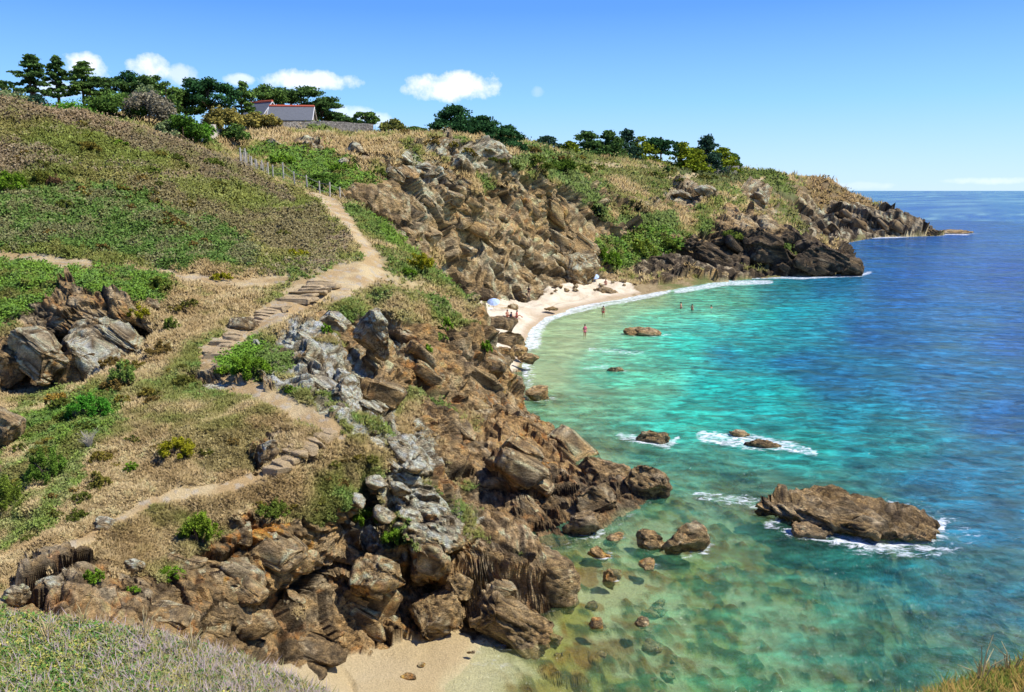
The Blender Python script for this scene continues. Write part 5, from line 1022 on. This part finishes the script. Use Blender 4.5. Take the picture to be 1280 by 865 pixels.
# foreground bank
near = (ND < 11.5)*1.
ix, p = pick(cover*area*near*(uu < 700), 26000); dd = np.clip(ND[ix], 3, 12)
fc = np.where((RNG.random(len(ix)) < .30)[:, None], C(170, 164, 84), np.where((RNG.random(len(ix)) < .5)[:, None], C(84, 128, 54), C(132, 150, 84)))
gm_ = sstep(.35, .65, np.clip(fbm(p*1.3, 3, 141)+.5+(p[:, 0]+1.7)*.35, 0, 1)) ; sel = RNG.random(len(ix)) > gm_*.35
clumps('foreground_scrub', 'small leaved green scrub in the near left corner', 'scrub', ix[sel], p[sel], px(dd[sel])*9*RNG.uniform(.5, 1.4, sel.sum()), px(dd[sel])*3.6, 16, fc[sel], RNG)
ix, p = pick(cover*area*near*(uu < 700)*(.25+sstep(60, 330, uu+40*nB)), 15000); dd = np.clip(ND[ix], 3, 12)
tufts('foreground_grass', 'grey dry stems and grass in the near left corner', 'grass', ix, p, px(dd)*15*RNG.uniform(.4, 1.4, len(ix)), px(dd)*1.3, 8, 1.0, np.where((RNG.random(len(ix)) < .6)[:, None], C(172, 156, 150), C(156, 146, 100)), RNG)
ix, p = pick(cover*area*near*(uu > 900), 6000); dd = np.clip(ND[ix], 3, 12)
tufts('corner_grass', 'yellow green grass in the near right corner', 'grass', ix, p, px(dd)*15*RNG.uniform(.4, 1.4, len(ix)), px(dd)*1.4, 9, 1., np.where((RNG.random(len(ix)) < .55)[:, None], C(160, 134, 76), C(104, 116, 48)), RNG)
inview = (uu > 380) & (uu < 1900) & (vv > 840) & (ND < 11.5)
ix, p = pick(cover*np.clip(area, .5, 6)*(ND < 11.5), 9000); dd = np.clip(ND[ix], 2, 12)
tufts('bank_grass', 'dry grass on the rest of the near bank', 'grass', ix, p, px(dd)*18*RNG.uniform(.4, 1.3, len(ix)), px(dd)*2., 9, 1., np.where((RNG.random(len(ix)) < .55)[:, None], C(160, 134, 76), C(104, 116, 48)), RNG)
# ------------------------------------------------------------------ house, walls, fences
M_STONE = mat_plain('house_stone', C(150, 140, 126), .9, .25, 2., .02); M_SLATE = mat_plain('slate', C(104, 106, 108), .8, .12, 3.); M_TILE = mat_plain('ridge_tile', C(196, 96, 66), .8, .2, 3.)
M_WHITE = mat_plain('white_paint', C(224, 222, 214), .6, .05); M_WOOD = mat_plain('weathered_wood', C(190, 180, 162), .9, .2, 9.); M_DARK = mat_plain('window_glass', C(40, 46, 54), .2, .1)
def box(a, b):
    (x0, y0, z0), (x1, y1, z1) = a, b
    V = [(x0, y0, z0), (x1, y0, z0), (x1, y1, z0), (x0, y1, z0), (x0, y0, z1), (x1, y0, z1), (x1, y1, z1), (x0, y1, z1)]
    return V, [[0, 3, 2, 1], [4, 5, 6, 7], [0, 1, 5, 4], [1, 2, 6, 5], [2, 3, 7, 6], [3, 0, 4, 7]]
def gable(L_, D, h, r):
    V = [(-L_/2, -D/2, -1), (L_/2, -D/2, -1), (L_/2, D/2, -1), (-L_/2, D/2, -1), (-L_/2, -D/2, h), (L_/2, -D/2, h), (L_/2, D/2, h), (-L_/2, D/2, h), (-L_/2, 0, h+r), (L_/2, 0, h+r)]
    return V, [[0, 3, 2, 1], [0, 1, 5, 4], [2, 3, 7, 6], [1, 2, 6, 9, 5], [3, 0, 4, 8, 7], [4, 5, 9, 8], [6, 7, 8, 9]]
def roofm(L_, D, h, r, o=.3, t=.14):
    s = r/(D/2); V = []; Fc = []
    for sg in (-1, 1):
        b = len(V); L2 = L_/2+o; y = sg*(D/2+o); zl = h-s*o+.03
        V += [(-L2, y, zl), (L2, y, zl), (L2, 0, h+r+.03), (-L2, 0, h+r+.03), (-L2, y, zl+t), (L2, y, zl+t), (L2, 0, h+r+.03+t), (-L2, 0, h+r+.03+t)]
        Fc += [[b+0, b+1, b+2, b+3], [b+4, b+7, b+6, b+5], [b+0, b+4, b+5, b+1], [b+1, b+5, b+6, b+2], [b+3, b+2, b+6, b+7], [b+0, b+3, b+7, b+4]]
    return V, Fc
def house(u, v, d, L_, D, h, r, rz, label, grp=None):
    p = W(u, v, d); root = empty('stone_house', p, label, 'house', grp, rz)
    wv_, wf_ = gable(L_, D, h, r); mesh_obj('wall', wv_, wf_, M_STONE, root)
    rv, rf_ = roofm(L_, D, h, r); rf2 = mesh_obj('roof', rv, rf_, M_SLATE, root)
    V, Fc = skin_path([(-L_/2-.32, 0, h+r+.16), (L_/2+.32, 0, h+r+.16)], [.22, .22], 8); mesh_obj('ridge_tiles', V, Fc, M_TILE, rf2)
    for sx in (-1, 1):
        V, Fc = join([skin_path([(sx*(L_/2+.34), sy*(D/2+.3), h-r/(D/2)*.3+.05), (sx*(L_/2+.34), 0, h+r+.05)], [.08, .08], 4) for sy in (-1, 1)]); mesh_obj('bargeboard', V, Fc, M_WHITE, root)
    return root
house(366, 157, 140, 6.8, 6., .7, 2.3, .10, 'slate roofed stone house with orange ridge, the longer right one')
house(327, 156, 146, 5.4, 5., 1.0, 2.7, -.55, 'smaller slate roofed house behind the golden bushes')
def wall_line(name, label, pts, h, th, mat, lift=.0, cat='wall'):
    V = []; Fc = []; P3 = [W(*p) for p in pts]; sm = []
    for a, b in zip(P3[:-1], P3[1:]):
        n = max(2, int((b-a).length/1.5))
        for i in range(n): sm.append(a.lerp(b, i/n))
    sm.append(P3[-1]); rg = random.Random(5)
    for i, p in enumerate(sm):
        t = (sm[min(i+1, len(sm)-1)]-sm[max(i-1, 0)]); t.z = 0; t.normalize(); nrm = Vector((-t.y, t.x, 0))*th/2; g = drop(p.x, p.y).z; hh = h*(1+rg.uniform(-.06, .06))
        zt = max(p.z, g+.25)+hh*0; 
        for q in (p-nrm, p+nrm): V.append((q.x, q.y, g-.5)); V.append((q.x, q.y, max(g+hh*.8, p.z+hh)))
    for i in range(len(sm)-1):
        a = i*4; b = a+4; Fc += [[a, b, b+1, a+1], [a+2, a+3, b+3, b+2], [a+1, b+1, b+3, a+3], [a, a+2, b+2, b]]
    Fc += [[0, 1, 3, 2], [len(V)-4, len(V)-2, len(V)-1, len(V)-3]]
    return tag(mesh_obj(name, V, Fc, mat), label, cat)
wall_line('garden_wall', 'long grey dry stone wall in front of the house', [(308, 160, 128), (345, 162, 127), (392, 160, 132), (430, 161, 136), (466, 163, 139)], 1.05, .5, M_WALL)
wall_line('retaining_wall', 'short whitish wall stepping down under the bright green bush', [(248, 177, 99), (262, 172, 103), (276, 166, 108)], 1.3, .5, mat_plain('lime_render', C(196, 184, 166), .9, .15, 1.5))
wall_line('far_wall', 'low grey wall below the end of the far tree line', [(885, 211, 262), (905, 212, 272), (928, 212, 282)], 1.3, .6, M_WALL)
def fence(name, label, pts, n, h, r, wires, pale=False, cat='fence'):
    P3 = [W(*p) for p in pts]; cum = [0]
    for a, b in zip(P3[:-1], P3[1:]): cum.append(cum[-1]+(b-a).length)
    root = None; tops = []; rg = random.Random(len(pts)*7+n)
    def at(s):
        for i in range(len(P3)-1):
            if s <= cum[i+1]+1e-6: return P3[i].lerp(P3[i+1], (s-cum[i])/(cum[i+1]-cum[i]))
        return P3[-1].copy()
    for i in range(n):
        p = at(cum[-1]*i/(n-1)); g = drop(p.x, p.y); p = Vector((p.x, p.y, g.z))
        if root is None: root = empty(name, p, label, cat); o = p.copy()
        q = p-o; hh = h*rg.uniform(.85, 1.12); lx = rg.uniform(-.06, .06)
        V, Fc = skin_path([(q.x, q.y, q.z-.3), (q.x+lx, q.y, q.z+hh)], [r, r*.9], 6); mesh_obj('post', V, Fc, M_WOOD, root); tops.append((q, hh))
    for k in range(wires):
        f = (k+1)/(wires+.3); V, Fc = skin_path([(q.x, q.y-.02, q.z+hh*f) for q, hh in tops], [.02]*len(tops), 4); mesh_obj('wire', V, Fc, M_WOOD, root)
    if pale:
        parts = []
        for i in range(len(tops)-1):
            a, b = tops[i][0], tops[i+1][0]; m = int((b-a).length/.26)
            for j in range(m):
                q = a.lerp(b, (j+.5)/m); hh = h*rg.uniform(.7, .95); parts.append(skin_path([(q.x, q.y-.06, q.z-.05), (q.x+rg.uniform(-.05, .05), q.y-.06, q.z+hh)], [.055, .045], 4))
        V, Fc = join(parts); mesh_obj('pales', V, Fc, M_WOOD, root)
fence('paling_fence', 'weathered paling fence leaning over the hill crest', [(301, 208, 79.5), (318, 219, 80.5), (336, 231, 81)], 6, 1.5, .09, 2, True)
fence('post_fence', 'row of thin grey posts behind the top of the footpath', [(342, 234, 82), (370, 241, 81), (398, 244, 80.6), (430, 250, 79), (446, 256, 77.5)], 9, 1.7, .085, 2)

# ------------------------------------------------------------------ people
def skinmat(nm, c): return mat_plain(nm, c, .6, .05)
SKIN = skinmat('skin', C(196, 142, 112)); HAIR = mat_plain('hair', C(60, 42, 30), .8); CL = {'red': mat_plain('red_cloth', C(190, 50, 60), .8), 'navy': mat_plain('navy_cloth', C(40, 44, 70), .8), 'pink': mat_plain('pink_cloth', C(220, 110, 130), .8), 'dark': mat_plain('dark_cloth', C(46, 44, 44), .8), 'white': M_WHITE}
def blob(c, r, s=3):
    V, Fc = ICO[2] if s == 2 else ICO[3]; return [tuple(np.array(c)+v*np.array(r)) for v in V], Fc.tolist()
def person(loc, rz, label, pose='stand', cloth='red', top=False, group=None, sc=1.):
    root = empty('person', loc, label, 'person', group, rz); root.scale = (sc,)*3
    if pose == 'stand':
        J = {'pel': (0, 0, .95), 'sp': (0, 0, 1.15), 'ch': (0, 0, 1.38), 'nk': (0, 0, 1.50), 'hd': (0, -.02, 1.62), 'ht': (0, -.01, 1.74), 'sl': (-.19, 0, 1.42), 'el': (-.25, 0, 1.14), 'wl': (-.24, -.10, .90), 'fl': (-.23, -.14, .80), 'sr': (.19, 0, 1.42), 'er': (.27, .02, 1.15), 'wr': (.25, -.12, .95), 'fr': (.22, -.17, .87),
             'hl': (-.10, 0, .90), 'kl': (-.12, -.04, .50), 'al': (-.12, .02, .09), 'tl': (-.13, -.15, .03), 'hr': (.10, 0, .90), 'kr': (.13, .03, .50), 'ar': (.14, .10, .09), 'tr': (.15, -.06, .03)}
    else:
        J = {'pel': (0, 0, .14), 'sp': (0, .02, .34), 'ch': (0, 0, .55), 'nk': (0, -.02, .67), 'hd': (0, -.05, .79), 'ht': (0, -.04, .90), 'sl': (-.18, 0, .60), 'el': (-.25, .02, .36), 'wl': (-.20, -.18, .30), 'fl': (-.17, -.26, .30), 'sr': (.18, 0, .60), 'er': (.26, .06, .36), 'wr': (.28, .16, .12), 'fr': (.28, .2, .04),
             'hl': (-.10, 0, .12), 'kl': (-.14, -.38, .38), 'al': (-.13, -.62, .06), 'tl': (-.13, -.76, .03), 'hr': (.10, 0, .12), 'kr': (.14, -.40, .30), 'ar': (.15, -.72, .06), 'tr': (.15, -.86, .05)}
    Rd = {'pel': .13, 'sp': .12, 'ch': .145, 'nk': .055, 'hd': .095, 'ht': .07, 'sl': .06, 'el': .042, 'wl': .03, 'fl': .03, 'sr': .06, 'er': .042, 'wr': .03, 'fr': .03, 'hl': .09, 'kl': .06, 'al': .04, 'tl': .035, 'hr': .09, 'kr': .06, 'ar': .04, 'tr': .035}
    E = [('pel', 'sp'), ('sp', 'ch'), ('ch', 'nk'), ('nk', 'hd'), ('hd', 'ht'), ('ch', 'sl'), ('sl', 'el'), ('el', 'wl'), ('wl', 'fl'), ('ch', 'sr'), ('sr', 'er'), ('er', 'wr'), ('wr', 'fr'), ('pel', 'hl'), ('hl', 'kl'), ('kl', 'al'), ('al', 'tl'), ('pel', 'hr'), ('hr', 'kr'), ('kr', 'ar'), ('ar', 'tr')]
    K = list(J); me = bpy.data.meshes.new('body'); me.from_pydata([J[k] for k in K], [(K.index(a), K.index(b)) for a, b in E], []); o = bpy.data.objects.new('body', me); COL.objects.link(o); o.parent = root; me.materials.append(SKIN)
    o.modifiers.new('skin', 'SKIN'); 
    if not me.skin_vertices: me.attributes.new('skin', 'FLOAT', 'POINT')
    if me.skin_vertices:
        for i, k in enumerate(K): me.skin_vertices[0].data[i].radius = (Rd[k]*1.12,)*2
        me.skin_vertices[0].data[0].use_root = True
    o.modifiers.new('sub', 'SUBSURF').levels = 1; o.modifiers['sub'].render_levels = 1
    h = J['hd']; mesh_obj('hair', *blob((h[0], h[1]+.03, h[2]+.05), (.105, .115, .11)), HAIR, root)
    p = J['pel']; mesh_obj('shorts', *blob((p[0], p[1], p[2]-.03), (.185, .155, .15)), CL[cloth], root)
    if top:
        c = J['ch']; mesh_obj('shirt', *blob((c[0], (c[1]+J['sp'][1])/2, (c[2]+J['sp'][2])/2+.02), (.21, .15, .27)), CL[cloth if top is True else top], root)
    return root
def sea_at(u, v, z): d = (CAMZ-z)/-float(slope(v)); return Vector((float(x_of(u, d, z)), d, z))
G1 = 'bathers in the shallow water'
for (u, v, dz, rz, lb, cl_, tp) in [(731, 420, -.35, .4, 'bather in pink standing knee deep left of the long flat rock', 'pink', 'pink'), (754, 393, -.55, -.3, 'bather in red shorts wading alone near the surf', 'red', False), (851, 386, -.75, 1., 'bather waist deep, left one of the pair', 'navy', False), (865, 388, -.85, 2., 'bather waist deep, right one of the pair', 'dark', False),
                                    (889, 385, -1.35, .5, 'swimmer with only head and shoulders above the water', 'navy', False)]:
    p = sea_at(u, v, 0); p.z = dz; person(p, rz, lb, 'stand', cl_, tp, G1)
G2 = 'people on the beach'
for (u, v, pose, rz, lb, cl_, tp) in [(634, 396, 'sit', .8, 'person seated behind the dark boulder by the surf', 'red', False), (639, 399, 'sit', 2.4, 'person in navy beside the seated one behind the dark boulder', 'navy', 'navy'), (646, 397, 'sit', 1.6, 'person in red sitting on the sand right of the dark boulder', 'red', True), (661, 372, 'stand', 3., 'person in dark clothes standing at the foot of the cliff', 'dark', True),
                                      (757, 356, 'sit', 0., 'person sitting near the long dark boulder', 'dark', False)]:
    q, n = cast(u, v)
    if q: person(q, rz, lb, pose, cl_, tp, G2)
G3 = 'walkers on the far headland'
for (u, d, lb, cl_, z_) in [(999, 318, 'walker on the far headland, left of the pair', 'dark', 0), (1003, 319, 'walker on the far headland, right of the pair', 'navy', 0), (1028, 320, 'walker standing alone on the far headland', 'dark', 0)]:
    g = W(u, 219, d); q = drop(g.x, g.y); person(q, .5, lb, 'stand', cl_, True, G3, 1.15)
# parasols, towels
M_BLUE = mat_plain('parasol_cloth', C(176, 196, 232), .7, .1)
def parasol(loc, r, tilt, label):
    root = empty('parasol', loc, label, 'parasol', 'parasols on the beach'); N_ = 16; V = [(0, 0, r*.42)]; Fc = []
    for k in range(1, 4):
        for i in range(N_): a = 2*math.pi*i/N_; t = k/3; V.append((math.cos(a)*r*t, math.sin(a)*r*t, r*.42*(1-t*t)-(.02 if i % 2 else 0)*k))
    for i in range(N_): Fc.append([0, 1+i, 1+(i+1) % N_])
    for k in range(2):
        for i in range(N_): a = 1+k*N_+i; b = 1+k*N_+(i+1) % N_; Fc.append([a, a+N_, b+N_, b])
    Vt = [tuple(Matrix.Rotation(tilt, 3, 'X') @ Vector(v)+Vector((0, 0, .75))) for v in V]
    o = mesh_obj('canopy', Vt, Fc, M_BLUE, root); o.modifiers.new('thick', 'SOLIDIFY').thickness = .02
    V, Fc = skin_path([(0, .1, -.2), (0, 0, 1.1)], [.025, .025], 6); mesh_obj('pole', V, Fc, M_WHITE, root)
for (u, v, r, t, lb) in [(617, 384, .85, .5, 'pale blue parasol tilted over the sand at the left of the beach'), (743, 351, .8, .5, 'small pale blue parasol under the leaning block')]:
    q, n = cast(u, v)
    if q: parasol(q, r, t, lb)
for (u, v, w, l, m, lb) in [(606, 377, 1.2, 1.8, 'white', 'white towel lying at the left end of the beach'), (611, 386, 1., 1.8, 'white', 'white towel below the first one, next to the spur')]:
    q, n = cast(u, v)
    if q:
        V = [((i/6-.5)*w, (j/6-.5)*l, .05+.04*math.sin(i*1.3+j)) for i in range(7) for j in range(7)]; Fc = [[i*7+j, i*7+7+j, i*7+8+j, i*7+j+1] for i in range(6) for j in range(6)]
        o = mesh_obj('towel', V, Fc, CL[m], loc=q); o.modifiers.new('thick', 'SOLIDIFY').thickness = .03; tag(o, lb, 'towel', 'towels on the beach')
# pale dead stems in the hollow and flowering stalks in the corners
def stalks(name, label, cat, pts, L_, n, mat, group=None):
    rg = random.Random(int(pts[0]*3)); q, nn = cast(pts[0], pts[1])
    if not q: return
    parts = []
    for i in range(n):
        a = rg.random()*6.28; t = rg.uniform(.3, 1.1); r0 = L_*.008+.002; b = (math.cos(a)*L_*t*.6, math.sin(a)*L_*t*.6, L_*rg.uniform(.35, 1.)); parts.append(skin_path([(math.cos(a)*.05*L_, math.sin(a)*.05*L_, -.02), (b[0]*.4, b[1]*.4, b[2]*.65), b], [r0, r0*.8, r0*.4], 4))
    V, Fc = join(parts); tag(mesh_obj(name, V, Fc, mat, loc=q), label, cat, group)
M_PALE = mat_plain('dead_stem', C(178, 168, 150), .9, .15)
stalks('dead_bush', 'bleached leafless stems in the hollow below the bright green bush', 'bush', (112, 560), .75, 60, M_PALE)
stalks('dead_bush', 'grey bare twigs just above the bleached stems', 'bush', (92, 525), .6, 40, M_PALE)
M_STRAW = mat_plain('straw', C(190, 170, 120), .9, .15)
for i, (u, v, lb) in enumerate([(182, 800, 'pale dry stalks at the edge of the near bank, left bunch'), (240, 815, 'pale dry stalks at the edge of the near bank, right bunch'), (105, 782, 'thin stalks left on the rim of the near bank'), (60, 800, 'few thin stalks near the left corner')]):
    stalks('dry_stalks', lb, 'grass', (u, v), .24, 16, M_STRAW, 'dry stalks on the near bank')
for i, (u, v, lb) in enumerate([(1262, 838, 'seeding stalks at the right corner of the grass'), (1225, 852, 'seeding stalks left in the right corner grass'), (1170, 864, 'thin stalk at the left tip of the right corner grass')]):
    stalks('seed_stalks', lb, 'grass', (u, v), .30, 7, M_STRAW, 'stalks in the right corner')
print('objects', len(bpy.data.objects))
